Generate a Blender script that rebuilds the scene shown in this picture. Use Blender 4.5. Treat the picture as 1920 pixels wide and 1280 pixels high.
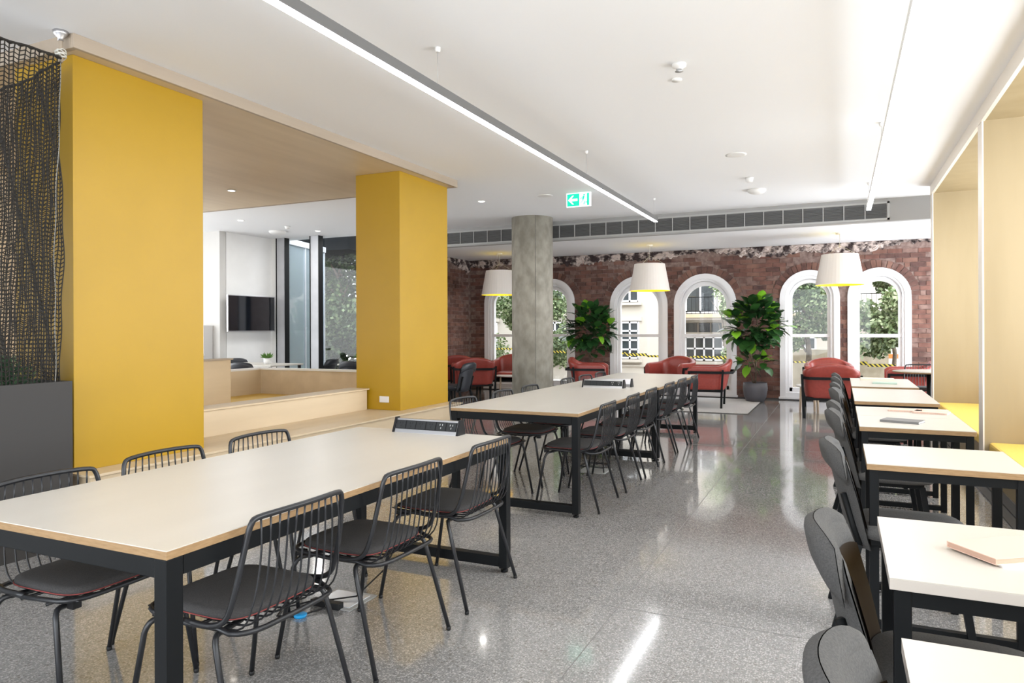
import bpy, math, random
from mathutils import Vector, Matrix
random.seed(7)
PI = math.pi
sc = bpy.context.scene
for o in list(bpy.data.objects): bpy.data.objects.remove(o)
COL = sc.collection

# ------------------------------------------------------------------ camera
cam = bpy.data.cameras.new('camera'); cam_o = bpy.data.objects.new('camera', cam); COL.objects.link(cam_o)
cam.sensor_width = 36; cam.lens = 1333 / 1920 * 36; cam.shift_y = -23.7 / 1920; cam.clip_start = 0.05; cam.clip_end = 200
YAW = math.atan(615 / 1333)
cam_o.matrix_world = Matrix.Translation((0, 0, 1.335)) @ Matrix.Rotation(YAW, 4, 'Z') @ Matrix.Rotation(PI / 2, 4, 'X') @ Matrix.Rotation(-0.00371, 4, 'Z')
sc.camera = cam_o
sc.view_settings.view_transform = 'Standard'; sc.view_settings.look = 'None'
sc.view_settings.gamma = 1; sc.view_settings.use_curve_mapping = False
sc.view_settings.exposure = 1.0
# ------------------------------------------------------------------ sky (bright overcast)
w = bpy.data.worlds.new('world'); sc.world = w; w.use_nodes = True
bg = w.node_tree.nodes['Background']; bg.inputs[0].default_value = (0.90, 0.95, 1.0, 1); bg.inputs[1].default_value = 3.2
# ------------------------------------------------------------------ lights of the room and added fill
STRIP_POWER = 16.0
def area(name, loc, rot, sx, sy, power, col=(1, 1, 1)):
    l = bpy.data.lights.new(name, 'AREA'); l.shape = 'RECTANGLE'; l.size = sx; l.size_y = sy; l.energy = power; l.color = col
    o = bpy.data.objects.new(name, l); COL.objects.link(o); o.location = loc; o.rotation_euler = rot; return o
# fill light added behind the camera, for a window wall presumed there
area('window_daylight', (-2.5, -4.9, 1.6), (PI / 2, 0, 0), 8.0, 2.8, 45, (0.94, 0.97, 1.0))
# fill light added out of view beside the lounge to brighten its ceiling
area('lounge_daylight', (2.50, 12.1, 1.5), (0, PI / 2, 0), 2.4, 1.8, 50, (0.90, 0.95, 1.0))
# daylight through the windows at the back of each booth on the right
for y0, y1 in ((-2.8, .03), (.21, 3.56), (3.74, 7.09), (7.27, 10.62)):
    area('booth_daylight', (2.50, (y0 + y1) / 2, 1.95), (0, PI / 2, 0), 2.1, y1 - y0 - .1, 21, (0.95, 0.98, 1.0))
# unseen fill lights added along the far left, where glazing is assumed
area('left_daylight', (-12.4, 5.5, 1.7), (0, -PI / 2, 0), 2.6, 5.5, 150, (0.94, 0.97, 1.0))
area('left_daylight', (-12.4, -1.2, 1.7), (0, -PI / 2, 0), 2.6, 6.5, 110, (0.94, 0.97, 1.0))

# ------------------------------------------------------------------ helpers
class MB:
    def __init__(s): s.v = []; s.f = []; s.sm = []
    def add(s, vs, fs, smooth=False):
        n = len(s.v); s.v += [tuple(p) for p in vs]
        for f in fs: s.f.append(tuple(i + n for i in f)); s.sm.append(smooth)
        return s
    def box(s, x0, x1, y0, y1, z0, z1, M=None):
        vs = [Vector((x, y, z)) for x in (x0, x1) for y in (y0, y1) for z in (z0, z1)]
        if M: vs = [M @ p for p in vs]
        return s.add(vs, [(0, 1, 3, 2), (4, 6, 7, 5), (0, 4, 5, 1), (2, 3, 7, 6), (0, 2, 6, 4), (1, 5, 7, 3)])
    def bar(s, a, b, wx, wy):
        a = Vector(a); b = Vector(b); d = (b - a).normalized()
        up = Vector((0, 0, 1)) if abs(d.z) < .9 else Vector((0, 1, 0))
        x = d.cross(up).normalized(); y = x.cross(d)
        vs = [p + x * (i * wx / 2) + y * (j * wy / 2) for p in (a, b) for i, j in ((-1, -1), (1, -1), (1, 1), (-1, 1))]
        return s.add(vs, [(3, 2, 1, 0), (4, 5, 6, 7)] + [(i, (i + 1) % 4, 4 + (i + 1) % 4, 4 + i) for i in range(4)])
    def tube(s, pts, r, n=6, closed=False):
        pts = [Vector(p) for p in pts]; m = len(pts); vs = []; rr = r if isinstance(r, (list, tuple)) else [r] * m
        prev = None
        for i, p in enumerate(pts):
            if closed: d = pts[(i + 1) % m] - pts[i - 1]
            else: d = pts[min(i + 1, m - 1)] - pts[max(i - 1, 0)]
            d.normalize()
            if prev is None:
                u = d.orthogonal().normalized()
            else:
                u = prev - d * prev.dot(d)
                u = u.normalized() if u.length > 1e-6 else d.orthogonal().normalized()
            prev = u; v = d.cross(u)
            for k in range(n):
                a = 2 * PI * k / n; vs.append(p + (u * math.cos(a) + v * math.sin(a)) * rr[i])
        fs = []
        for i in range(m if closed else m - 1):
            j = (i + 1) % m
            for k in range(n): fs.append((i * n + k, i * n + (k + 1) % n, j * n + (k + 1) % n, j * n + k))
        if not closed: fs += [tuple(range(n))[::-1], tuple((m - 1) * n + k for k in range(n))]
        return s.add(vs, fs, True)
    def lathe(s, prof, c=(0, 0, 0), n=24, cap=True):
        vs = []; m = len(prof)
        for r, z in prof:
            for k in range(n):
                a = 2 * PI * k / n; vs.append((c[0] + r * math.cos(a), c[1] + r * math.sin(a), c[2] + z))
        fs = [(i * n + k, i * n + (k + 1) % n, (i + 1) * n + (k + 1) % n, (i + 1) * n + k) for i in range(m - 1) for k in range(n)]
        if cap: fs += [tuple(range(n))[::-1], tuple((m - 1) * n + k for k in range(n))]
        return s.add(vs, fs, True)
    def prism(s, poly, t0, t1, f):
        n = len(poly); vs = [f(a, b, t0) for a, b in poly] + [f(a, b, t1) for a, b in poly]
        return s.add(vs, [tuple(range(n))[::-1], tuple(range(n, 2 * n))] + [(i, (i + 1) % n, n + (i + 1) % n, n + i) for i in range(n)])
    def grid(s, fn, nu, nv, smooth=True, flip=False):
        vs = [fn(i / nu, j / nv) for i in range(nu + 1) for j in range(nv + 1)]
        fs = []
        for i in range(nu):
            for j in range(nv):
                a = i * (nv + 1) + j; q = (a, a + 1, a + nv + 2, a + nv + 1)
                fs.append(q[::-1] if flip else q)
        return s.add(vs, fs, smooth)
    def mesh(s, name, mat):
        me = bpy.data.meshes.new(name); me.from_pydata(s.v, [], s.f)
        if any(s.sm): me.polygons.foreach_set('use_smooth', s.sm)
        if mat: me.materials.append(mat)
        me.update(); return me
    def build(s, name, mat, parent=None, bevel=0, kind=None, label=None, fix=False, sub=0):
        me = s.mesh(name, mat)
        if fix:
            import bmesh
            b = bmesh.new(); b.from_mesh(me); bmesh.ops.recalc_face_normals(b, faces=b.faces); b.to_mesh(me); b.free()
        o = bpy.data.objects.new(name, me); COL.objects.link(o)
        if parent: o.parent = parent
        if bevel:
            m = o.modifiers.new('bevel', 'BEVEL'); m.width = bevel; m.segments = 2; m.limit_method = 'ANGLE'
        if sub:
            m = o.modifiers.new('sub', 'SUBSURF'); m.levels = sub; m.render_levels = sub
        if kind: o['kind'] = kind
        if label: o['label'] = label
        return o

def thing(name, label, cat, loc=(0, 0, 0), rz=0, group=None):
    o = bpy.data.objects.new(name, None); COL.objects.link(o); o.location = loc; o.rotation_euler = (0, 0, rz)
    o['label'] = label; o['category'] = cat
    if group: o['group'] = group
    o.empty_display_size = .1
    return o
def tag(o, label, cat, group=None):
    o['label'] = label; o['category'] = cat
    if group: o['group'] = group
    return o
def struct(o): o['kind'] = 'structure'; return o
def dup(root, loc, rz, label, group=None):
    r = root.copy(); COL.objects.link(r); r.location = loc; r.rotation_euler = (0, 0, rz); r['label'] = label
    if group: r['group'] = group
    for ch in list(root.children):
        c = ch.copy(); COL.objects.link(c); c.parent = r
        for g in ch.children:
            d = g.copy(); COL.objects.link(d); d.parent = c
    return r

# ------------------------------------------------------------------ materials
def mat(name, col, rough=.5, metal=0, spec=.5, emit=None, es=0, coat=0):
    m = bpy.data.materials.new(name); m.use_nodes = True; b = m.node_tree.nodes['Principled BSDF']
    b.inputs['Base Color'].default_value = (*col, 1); b.inputs['Roughness'].default_value = rough
    b.inputs['Metallic'].default_value = metal; b.inputs['Specular IOR Level'].default_value = spec
    b.inputs['Coat Weight'].default_value = coat
    if emit: b.inputs['Emission Color'].default_value = (*emit, 1); b.inputs['Emission Strength'].default_value = es
    return m
def nodes(m): return m.node_tree.nodes, m.node_tree.links, m.node_tree.nodes['Principled BSDF']
def noisy(name, c1, c2, scale=20, rough=.5, stretch=(1, 1, 1), bump=0, detail=5, metal=0, spec=.5, lo=.35, hi=.65, world=False):
    m = mat(name, c1, rough, metal, spec); N, L, B = nodes(m)
    tc = N.new('ShaderNodeTexCoord'); mp = N.new('ShaderNodeMapping'); mp.inputs['Scale'].default_value = stretch
    if world:
        g = N.new('ShaderNodeNewGeometry'); L.new(g.outputs['Position'], mp.inputs[0])
    else: L.new(tc.outputs['Object'], mp.inputs[0])
    nz = N.new('ShaderNodeTexNoise'); nz.inputs['Scale'].default_value = scale; nz.inputs['Detail'].default_value = detail
    L.new(mp.outputs[0], nz.inputs[0])
    r = N.new('ShaderNodeValToRGB'); r.color_ramp.elements[0].position = lo; r.color_ramp.elements[1].position = hi
    r.color_ramp.elements[0].color = (*c1, 1); r.color_ramp.elements[1].color = (*c2, 1)
    L.new(nz.outputs[0], r.inputs[0]); L.new(r.outputs[0], B.inputs['Base Color'])
    if bump:
        bp = N.new('ShaderNodeBump'); bp.inputs['Strength'].default_value = bump; bp.inputs['Distance'].default_value = .01
        L.new(nz.outputs[0], bp.inputs['Height']); L.new(bp.outputs[0], B.inputs['Normal'])
    return m

M_white = mat('white_paint', (.80, .79, .775), .7)
M_ceil = mat('ceiling_paint', (.87, .875, .89), .85)
M_wallw = noisy('wall_white', (.82, .82, .81), (.86, .86, .85), 3, .7)
M_grey_bulk = mat('grey_bulkhead', (.36, .355, .35), .6)
M_louver = mat('louver_grey', (.13, .13, .13), .5)
M_louver_fr = mat('louver_frame', (.42, .42, .41), .5)
M_yellow = noisy('yellow_paint', (.425, .25, .007), (.445, .262, .009), 2.0, .42, world=True)
M_yellow2 = noisy('yellow_upholstery', (.78, .52, .10), (.82, .56, .13), 60, .55)
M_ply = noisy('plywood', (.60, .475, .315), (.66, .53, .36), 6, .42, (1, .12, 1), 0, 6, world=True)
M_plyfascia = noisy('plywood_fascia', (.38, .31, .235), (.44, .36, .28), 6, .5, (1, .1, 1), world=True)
M_booth = noisy('booth_laminate', (.335, .26, .145), (.37, .29, .168), 4, .5, (1, 1, .15), world=True)
M_booth_edge = mat('booth_edge', (.78, .72, .64), .5)
M_top = noisy('table_laminate', (.53, .495, .44), (.565, .53, .475), 3, .32, (1, .2, 1), world=True)
M_topedge = noisy('table_edge_wood', (.27, .165, .075), (.34, .215, .105), 30, .5, (1, 1, 6))
M_black = mat('black_steel', (.005, .006, .007), .5, .0, .18)
M_chairm = mat('charcoal_powder_coat', (.020, .021, .024), .34, .2)
M_cush = noisy('charcoal_felt', (.034, .033, .034), (.055, .052, .051), 260, .9, bump=.15)
M_piping = mat('red_piping', (.26, .045, .04), .7)
M_greyfab = noisy('grey_felt', (.055, .054, .054), (.085, .083, .081), 240, .9, bump=.15)
M_brownply = mat('dark_shell', (.022, .013, .006), .6, 0, .2)
M_red = noisy('red_leather', (.255, .040, .030), (.30, .048, .036), 30, .36, bump=.05)
M_conc = noisy('cast_concrete', (.235, .215, .175), (.355, .33, .275), 8, .75, (1, 1, .6), .3, 9)
M_plant_box = mat('charcoal_planter', (.035, .032, .030), .6)
M_pot = mat('slate_pot', (.10, .10, .115), .6)
M_soil = noisy('soil', (.03, .02, .015), (.06, .045, .03), 60, .95)
M_chrome = mat('brushed_aluminium', (.62, .62, .64), .3, 1)
M_alu = noisy('anodised_mullion', (.48, .49, .52), (.53, .54, .57), 5, .45, metal=.1)
M_wframe = mat('window_gloss_white', (.80, .79, .80), .35)
M_screen = mat('screen_black', (.006, .008, .012), .08, 0, .8)
M_socket = mat('socket_black', (.008, .008, .009), .45, 0, .3)
M_socket2 = mat('socket_module', (.022, .024, .026), .5, 0, .3)
M_rug = noisy('speckled_rug', (.27, .26, .25), (.62, .60, .58), 90, .95, bump=.4)
M_net = mat('black_netting', (.018, .014, .01), .8)
M_hous = mat('strip_housing', (.13, .128, .125), .5)
M_netw = mat('white_cord', (.6, .58, .52), .8)
M_shade = mat('lamp_fabric', (.82, .76, .70), .8)
M_shade_in = mat('lamp_yellow_lining', (.9, .62, .02), .6, emit=(1, .72, .03), es=.45)
M_led = mat('led_strip', (1, 1, 1), .5, emit=(.97, .98, 1), es=STRIP_POWER)
M_down = mat('downlight_lens', (1, 1, 1), .5, emit=(1, .93, .82), es=5)
M_wire = mat('fine_wire', (.5, .5, .5), .4, .5)
M_birch = mat('birch_leg', (.55, .42, .30), .5)
M_cloth_tape = None
M_exg = mat('exit_green', (.0, .5, .36), .5, emit=(.0, .62, .38), es=.42)
M_exw = mat('exit_white', (.9, .95, .93), .5, emit=(.9, 1, .97), es=.45)

# glass: mostly clear pane with real reflection
def glass_mat(name, tint=(1, 1, 1), refl=1.45):
    m = bpy.data.materials.new(name); m.use_nodes = True; N = m.node_tree.nodes; L = m.node_tree.links; N.remove(N['Principled BSDF'])
    t = N.new('ShaderNodeBsdfTransparent'); t.inputs[0].default_value = (*tint, 1)
    g = N.new('ShaderNodeBsdfGlossy'); g.inputs['Roughness'].default_value = .02
    ge = N.new('ShaderNodeNewGeometry'); dt = N.new('ShaderNodeVectorMath'); dt.operation = 'DOT_PRODUCT'
    L.new(ge.outputs['Normal'], dt.inputs[0]); L.new(ge.outputs['Incoming'], dt.inputs[1])
    def mth(op, a, b):
        n = N.new('ShaderNodeMath'); n.operation = op
        for i, q in enumerate((a, b)):
            if q is None: continue
            if isinstance(q, (int, float)): n.inputs[i].default_value = q
            else: L.new(q, n.inputs[i])
        return n.outputs[0]
    f0 = 2 * ((refl - 1) / (refl + 1)) ** 2
    sch = mth('ADD', mth('MULTIPLY', mth('POWER', mth('SUBTRACT', 1.0, mth('ABSOLUTE', dt.outputs['Value'], None)), 5.0), 1 - f0), f0)
    mx = N.new('ShaderNodeMixShader'); L.new(sch, mx.inputs[0]); L.new(t.outputs[0], mx.inputs[1]); L.new(g.outputs[0], mx.inputs[2])
    L.new(mx.outputs[0], N['Material Output'].inputs[0]); return m
M_glass = glass_mat('window_glass', (.98, .99, .985), 1.3)
M_glass2 = glass_mat('facade_glass', (.50, .60, .66), 2.0)
def hazy(m):   # pale bluish haze painted into the pane as a diffuse share
    N = m.node_tree.nodes; L = m.node_tree.links; out = N['Material Output']; src = out.inputs[0].links[0].from_socket
    d = N.new('ShaderNodeBsdfDiffuse'); d.inputs[0].default_value = (.42, .50, .55, 1); mx = N.new('ShaderNodeMixShader'); mx.inputs[0].default_value = .45
    L.new(src, mx.inputs[1]); L.new(d.outputs[0], mx.inputs[2]); L.new(mx.outputs[0], out.inputs[0])
hazy(M_glass2)

# polished concrete floor with exposed aggregate
def floor_mat():
    m = mat('polished_terrazzo', (.3, .29, .28), .14, 0, .5); N, L, B = nodes(m)
    g = N.new('ShaderNodeNewGeometry')
    n1 = N.new('ShaderNodeTexNoise'); n1.inputs['Scale'].default_value = .9; n1.inputs['Detail'].default_value = 6; L.new(g.outputs['Position'], n1.inputs[0])
    r1 = N.new('ShaderNodeValToRGB'); r1.color_ramp.elements[0].color = (.205, .20, .197, 1); r1.color_ramp.elements[1].color = (.285, .28, .275, 1)
    r1.color_ramp.elements[0].position = .3; r1.color_ramp.elements[1].position = .7; L.new(n1.outputs[0], r1.inputs[0])
    def specks(scale, lo, hi, col, prev, seed):
        vo = N.new('ShaderNodeTexVoronoi'); vo.inputs['Scale'].default_value = scale
        mp = N.new('ShaderNodeMapping'); mp.inputs['Location'].default_value = (seed, seed * 2, 0); L.new(g.outputs['Position'], mp.inputs[0]); L.new(mp.outputs[0], vo.inputs[0])
        sp = N.new('ShaderNodeSeparateColor'); L.new(vo.outputs['Color'], sp.inputs[0])
        cmp = N.new('ShaderNodeMath'); cmp.operation = 'GREATER_THAN'; cmp.inputs[1].default_value = lo; L.new(sp.outputs[0], cmp.inputs[0])
        ds = N.new('ShaderNodeMath'); ds.operation = 'LESS_THAN'; ds.inputs[1].default_value = hi; L.new(vo.outputs['Distance'], ds.inputs[0])
        mu = N.new('ShaderNodeMath'); mu.operation = 'MULTIPLY'; L.new(cmp.outputs[0], mu.inputs[0]); L.new(ds.outputs[0], mu.inputs[1])
        mu2 = N.new('ShaderNodeMath'); mu2.operation = 'MULTIPLY'; L.new(mu.outputs[0], mu2.inputs[0]); mu2.inputs[1].default_value = .75
        mx = N.new('ShaderNodeMix'); mx.data_type = 'RGBA'; L.new(mu2.outputs[0], mx.inputs['Factor']); L.new(prev, mx.inputs['A']); mx.inputs['B'].default_value = (*col, 1)
        return mx.outputs['Result']
    c = specks(95, .6, .40, (.15, .14, .135), r1.outputs[0], 1.3)
    c = specks(105, .45, .42, (.52, .50, .48), c, 4.1)
    c = specks(160, .5, .45, (.42, .40, .38), c, 8.7)
    c = specks(55, .78, .34, (.17, .155, .14), c, 6.2)
    L.new(c, B.inputs['Base Color'])
    n2 = N.new('ShaderNodeTexNoise'); n2.inputs['Scale'].default_value = 1.7; n2.inputs['Detail'].default_value = 8; L.new(g.outputs['Position'], n2.inputs[0])
    mr = N.new('ShaderNodeMapRange'); mr.inputs['To Min'].default_value = .06; mr.inputs['To Max'].default_value = .15; L.new(n2.outputs[0], mr.inputs[0]); L.new(mr.outputs[0], B.inputs['Roughness'])
    B.inputs['Coat Weight'].default_value = .5; B.inputs['Coat Roughness'].default_value = .04
    bp = N.new('ShaderNodeBump'); bp.inputs['Strength'].default_value = .04; bp.inputs['Distance'].default_value = .02; L.new(n2.outputs[0], bp.inputs['Height']); L.new(bp.outputs[0], B.inputs['Normal'])
    return m
M_floor = floor_mat()
M_mortar = noisy('mortar', (.15, .095, .08), (.27, .195, .17), 14, .95, bump=.6, world=True)
BRICKS = [noisy('brick_%d' % i, a, b, 9, .85, bump=.5, world=True) for i, (a, b) in enumerate([
    ((.115, .050, .038), (.19, .088, .066)), ((.085, .040, .032), (.145, .070, .054)), ((.14, .066, .048), (.22, .115, .085)), ((.11, .055, .044), (.23, .145, .12)), ((.065, .032, .027), (.115, .055, .044))])]
M_rubble = noisy('broken_plaster', (.045, .03, .03), (.56, .47, .43), 9, .95, bump=1.2, detail=9, world=True, lo=.44, hi=.58)

# ================================================================== STRUCTURE
H1, H2, YV, YW = 3.19, 2.86, 11.52, 14.08
XL, XR, YB = -12.5, 2.1, -5.0
struct(MB().box(XL, XR + .6, YB, YW + .3, -.12, 0).build('floor', M_floor))
# control joints sawn in the floor are shown as thin recessed dark lines laid in the slab
fj = MB().box(-.974, -.970, YB, YW - .1, 0.0002, .0008)
fj.box(-12, 1.0, 8.30, 8.304, 0.0002, .0008).box(-12, 1.0, 3.30, 3.304, .0002, .0008)
struct(fj.build('trim_1', mat('joint_sealant', (.20, .195, .19), .5)))
struct(MB().box(XL, XR + .6, YB, YV, H1, H1 + .15).build('ceiling', M_ceil))
struct(MB().box(-8.0, XR + .6, YV + .12, YW + .4, H2, H2 + .15).build('ceiling_low', M_ceil))
# bulkhead between the two ceiling heights, holding the air grille
bk = struct(MB().box(-8.0, XR + .6, YV, YV + .12, H2, H1 + .1).build('trim_2', M_grey_bulk))
gx0, gx1, gz0, gz1 = -6.9, .62, H2 + .045, H1 - .075
g = MB(); g.box(gx0 - .03, gx1 + .03, YV - .022, YV, gz1, gz1 + .025); g.box(gx0 - .03, gx1 + .03, YV - .022, YV, gz0 - .025, gz0)
g.box(gx1, gx1 + .03, YV - .022, YV, gz0 - .025, gz1 + .025)
grille = thing('air_grille', 'long dark slatted air grille set in the bulkhead above the arched windows', 'vent', ((gx0 + gx1) / 2, YV, gz0))
def local(o):  # children authored in world space: cancel parent's placement
    return o
GI = grille.location.copy()
def loc_build(mb, name, m, parent, **k):
    p = parent.location; mb.v = [(a - p.x, b - p.y, c - p.z) for a, b, c in mb.v]; return mb.build(name, m, parent, **k)
loc_build(g, 'frame', M_louver_fr, grille)
npan = 27; pw = (gx1 - gx0) / npan; base = None
pane = MB().box(0, pw - .012, -.004, 0, 0, gz1 - gz0)
for k in range(9):
    z = .012 + k * (gz1 - gz0 - .02) / 9
    pane.add([(0, -.018, z), (pw - .012, -.018, z), (pw - .012, -.003, z + .014), (0, -.003, z + .014), (0, -.018, z - .004), (pw - .012, -.018, z - .004)], [(0, 1, 2, 3), (4, 5, 1, 0)])
pm = pane.mesh('grille_panel', M_louver); divm = MB().box(-.012, 0, -.02, 0, 0, gz1 - gz0).mesh('grille_divider', M_louver_fr)
for k in range(npan):
    for nm, me in (('grille_panel', pm), ('grille_divider', divm)):
        o = bpy.data.objects.new(nm, me); COL.objects.link(o); o.parent = grille; o.location = (gx0 + k * pw - GI.x, -.001, 0)

# -------- arched windows in the brick wall
WIN = [(-7.158, -6.16, .297), (-6.04, -5.041, .297), (-4.278, -3.096, .39), (-2.97, -1.787, .395), (-1.015, .002, .297), (.123, 1.126, .305)]
def arch(xc, a, z0, n=14, zb=.04):
    return [(xc - a, zb)] + [(xc - a * math.cos(PI * k / n), z0 + a * math.sin(PI * k / n)) for k in range(n + 1)] + [(xc + a, zb)]
wall = MB(); edges = [-7.6] + sum([[a, b] for a, b, _ in WIN], []) + [XR + .6]
fy = lambda a, b, t: (a, t, b)
for i in range(0, len(edges), 2): wall.box(edges[i], edges[i + 1], YW, YW + .34, 0, H2)
info = []
for x0, x1, gh in WIN:
    xc = (x0 + x1) / 2; a = (x1 - x0) / 2; z0 = 2.39 - a; info.append((xc, a, z0, gh))
    n = 14
    for k in range(n):
        p = [(xc - a * math.cos(PI * q / n), z0 + a * math.sin(PI * q / n)) for q in (k, k + 1)]
        wall.prism([p[0], p[1], (p[1][0], H2), (p[0][0], H2)], YW, YW + .34, fy)
    wall.box(x0, x1, YW, YW + .34, 0, .03)
wb = struct(wall.build('wall_back', M_mortar, fix=True))
wl = MB().box(-7.9, -7.54, 11.2, YW + .34, 0, H2); wlo = struct(wl.build('wall_left', M_mortar))
# bricks
BL, BH, BG = .226, .072, .010
brick_mesh = []
for q in range(6):
    b = MB(); d = .5; vs = []
    for x in (-1, 1):
        for y in (-1, 1):
            for z in (-1, 1):
                vs.append((x * BL / 2 + random.uniform(-.004, .004), y * .011 + random.uniform(-.002, .002), z * BH / 2 + random.uniform(-.003, .003)))
    b.add(vs, [(0, 1, 3, 2), (4, 6, 7, 5), (0, 4, 5, 1), (2, 3, 7, 6), (0, 2, 6, 4), (1, 5, 7, 3)])
    brick_mesh.append(b)
pos = []
row = 0; z = .045
while z < H2 - .28 + .12:
    blocked = []
    for xc, a, z0, gh in info:
        hw = 0
        if z - BH / 2 < z0: hw = a + .004
        rr = (a + .138) ** 2 - (z - BH / 2 - z0) ** 2
        if z - BH / 2 >= z0 - .02 and rr > 0: hw = max(hw, math.sqrt(rr))
        elif z + BH / 2 > z0 and z - BH / 2 < z0: hw = max(hw, a + .138)
        if hw: blocked.append((xc - hw, xc + hw))
    x = -7.5 - (BL + BG) * .5 * (row % 2)
    while x < XR + .5:
        pieces = [(x, x + BL)]
        for b0, b1 in blocked:
            nxt = []
            for p0, p1 in pieces:
                if p1 <= b0 or p0 >= b1: nxt.append((p0, p1)); continue
                if p0 < b0: nxt.append((p0, b0))
                if p1 > b1: nxt.append((b1, p1))
            pieces = nxt
        for p0, p1 in pieces:
            if p1 - p0 > .025 and p0 > -7.55 and random.random() > .004 and not (z > H2 - .34 and random.random() < .35):
                pos.append(((p0 + p1) / 2, z, (p1 - p0) / BL))
        x += BL + BG
    z += BH + BG; row += 1
vis = [p for p in pos if p[0] < 1.5]; vis.sort(key=lambda p: -p[0] * 1.0)
near = set(vis[:300]); rest = {}
meshes = [[bm.mesh('brick', M) for bm in brick_mesh] for M in BRICKS]
for p in pos:
    mi = random.choice([0, 0, 1, 2, 3, 4]); q = random.randrange(6); off = random.uniform(-.006, .004)
    if p in near:
        o = bpy.data.objects.new('brick', meshes[mi][q]); COL.objects.link(o); o.parent = wb; o.location = (p[0], YW + off, p[1]); o.scale = (p[2], 1, 1)
    else:
        rest.setdefault(mi, MB()).add([(a * p[2] + p[0], b + YW + off, c + p[1]) for a, b, c in brick_mesh[q].v], brick_mesh[q].f)
def multi(name, d, parent, kind='stuff'):
    allm = MB(); idx = []
    for mi, mb in d.items(): allm.add(mb.v, mb.f); idx += [mi] * len(mb.f)
    o = allm.build(name, None, parent, kind=kind)
    for M in BRICKS: o.data.materials.append(M)
    o.data.polygons.foreach_set('material_index', idx); return o
multi('brick_courses', rest, wb)
# arch bricks
for xc, a, z0, gh in info:
    n = 21
    for k in range(n):
        t0 = PI * (k + .07) / n; t1 = PI * (k + .93) / n; r0 = a + .006; r1 = a + .135 + random.uniform(-.01, .012)
        if a < .53 and False: pass
        P = [(xc - r * math.cos(t), z0 + r * math.sin(t)) for r, t in ((r0, t0), (r1, t0), (r1, t1), (r0, t1))]
        if any(min(abs(px - o_[0]) for px, _ in P) < o_[1] - .0 and o_[0] != xc and min(math.hypot(px - o_[0], pz - o_[2]) for px, pz in P) < o_[1] for o_ in info): continue
        if any(o_[0] != xc and abs(P[1][0] - xc) > abs((o_[0] + xc) / 2 - xc) and (P[1][0] - xc) * (o_[0] - xc) > 0 for o_ in info): continue
        off = random.uniform(-.004, .004)
        MB().prism(P, YW - .013 + off, YW + .02, fy).build('arch_brick', random.choice(BRICKS), wb, fix=True)
# left brick wall bricks (stuff, far away)
rest = {}
z = .045; row = 0
while z < H2 - .2:
    y = 11.3 + (BL + BG) * .5 * (row % 2)
    while y < YW - .1:
        q = random.randrange(6); mi = random.choice([0, 1, 2, 3, 3])
        rest.setdefault(mi, MB()).add([(-7.54 + b, a + y, c + z) for a, b, c in brick_mesh[q].v], brick_mesh[q].f)
        y += BL + BG
    z += BH + BG; row += 1
multi('brick_courses', rest, wlo)
# broken plaster band at the head of both walls: lumpy relief
def rubble(L, h):
    mb = MB(); nx = int(L / .035); nz = 10; rnd = random.Random(3)
    hh = [h * (.62 + .38 * math.sin(i * .09 + 1) * math.sin(i * .031)) + rnd.uniform(-.03, .03) for i in range(nx + 1)]
    def f(u, v):
        i = min(int(u * nx + .5), nx); return (u * L, -.004 - rnd.uniform(0, .035) * (1 if .05 < v < .95 else .1), -v * hh[i])
    mb.grid(f, nx, nz, smooth=False); return mb
r = rubble(9.6, .23); r.v = [(x - 7.54, y + YW - .008, z + H2) for x, y, z in r.v]; r.build('broken_plaster', M_rubble, wb, kind='stuff')
r = rubble(2.5, .30); r.v = [(-7.54 - y + .008, x + 11.55, z + H2) for x, y, z in r.v]; r.build('broken_plaster', M_rubble, wlo, kind='stuff')

# windows
for i, (xc, a, z0, gh) in enumerate(info):
    w_o = bpy.data.objects.new('window_%d' % (i + 1), None); COL.objects.link(w_o); w_o['kind'] = 'structure'
    def ring(r_out, r_in, y0, y1, z0=z0, zb=.03, xc=xc, n=20):
        mb = MB()
        po = arch(xc, r_out, z0, n, zb); pi_ = arch(xc, r_in, z0, n, zb)
        for k in range(len(po) - 1): mb.prism([po[k], po[k + 1], pi_[k + 1], pi_[k]], y0, y1, fy)
        return mb
    gb = .20
    ring(a, a - .10, YW - .03, YW + .10).build('architrave', M_wframe, w_o, fix=True)
    ring(a - .10, gh + .055, YW + .0, YW + .12, z0=2.39 - a + .0).build('reveal', M_wframe, w_o, fix=True)
    s = ring(gh + .055, gh, YW + .05, YW + .15, z0=2.16 - gh, zb=.16)
    zz = 1.19
    s.build('sash_frame', M_wframe, w_o, fix=True)
    # filler between sash and reveal arches
    ring(gh + .085, gh + .03, YW + .07, YW + .13, z0=2.16 - gh).build('sash_bead', M_wframe, w_o, fix=True)
    MB().box(xc - gh - .07, xc + gh + .07, YW + .04, YW + .15, zz - .03, zz + .03).build('meeting_rail', M_wframe, w_o, bevel=.004)
    MB().box(xc - gh - .055, xc + gh + .055, YW + .05, YW + .15, .13, .23).build('bottom_rail', M_wframe, w_o, bevel=.004)
    MB().box(xc - a - .02, xc + a + .02, YW - .05, YW + .15, .02, .06).box(xc - a + .04, xc + a - .04, YW - .015, YW + .15, .06, .14).build('window_sill', M_wframe, w_o, bevel=.004)
    pts = arch(xc, gh + .01, 2.16 - gh, 20, .2)
    low = [(xc - gh - .01, .2), (xc - gh - .01, zz), (xc + gh + .01, zz), (xc + gh + .01, .2)]
    MB().add([(x, YW + .10, z) for x, z in low], [(0, 1, 2, 3)]).build('pane', M_glass, w_o)
    up = [(xc - gh - .01, zz)] + pts[1:-1] + [(xc + gh + .01, zz)]
    MB().add([(x, YW + .09, z) for x, z in up], [tuple(range(len(up)))]).build('pane', M_glass, w_o)
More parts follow.
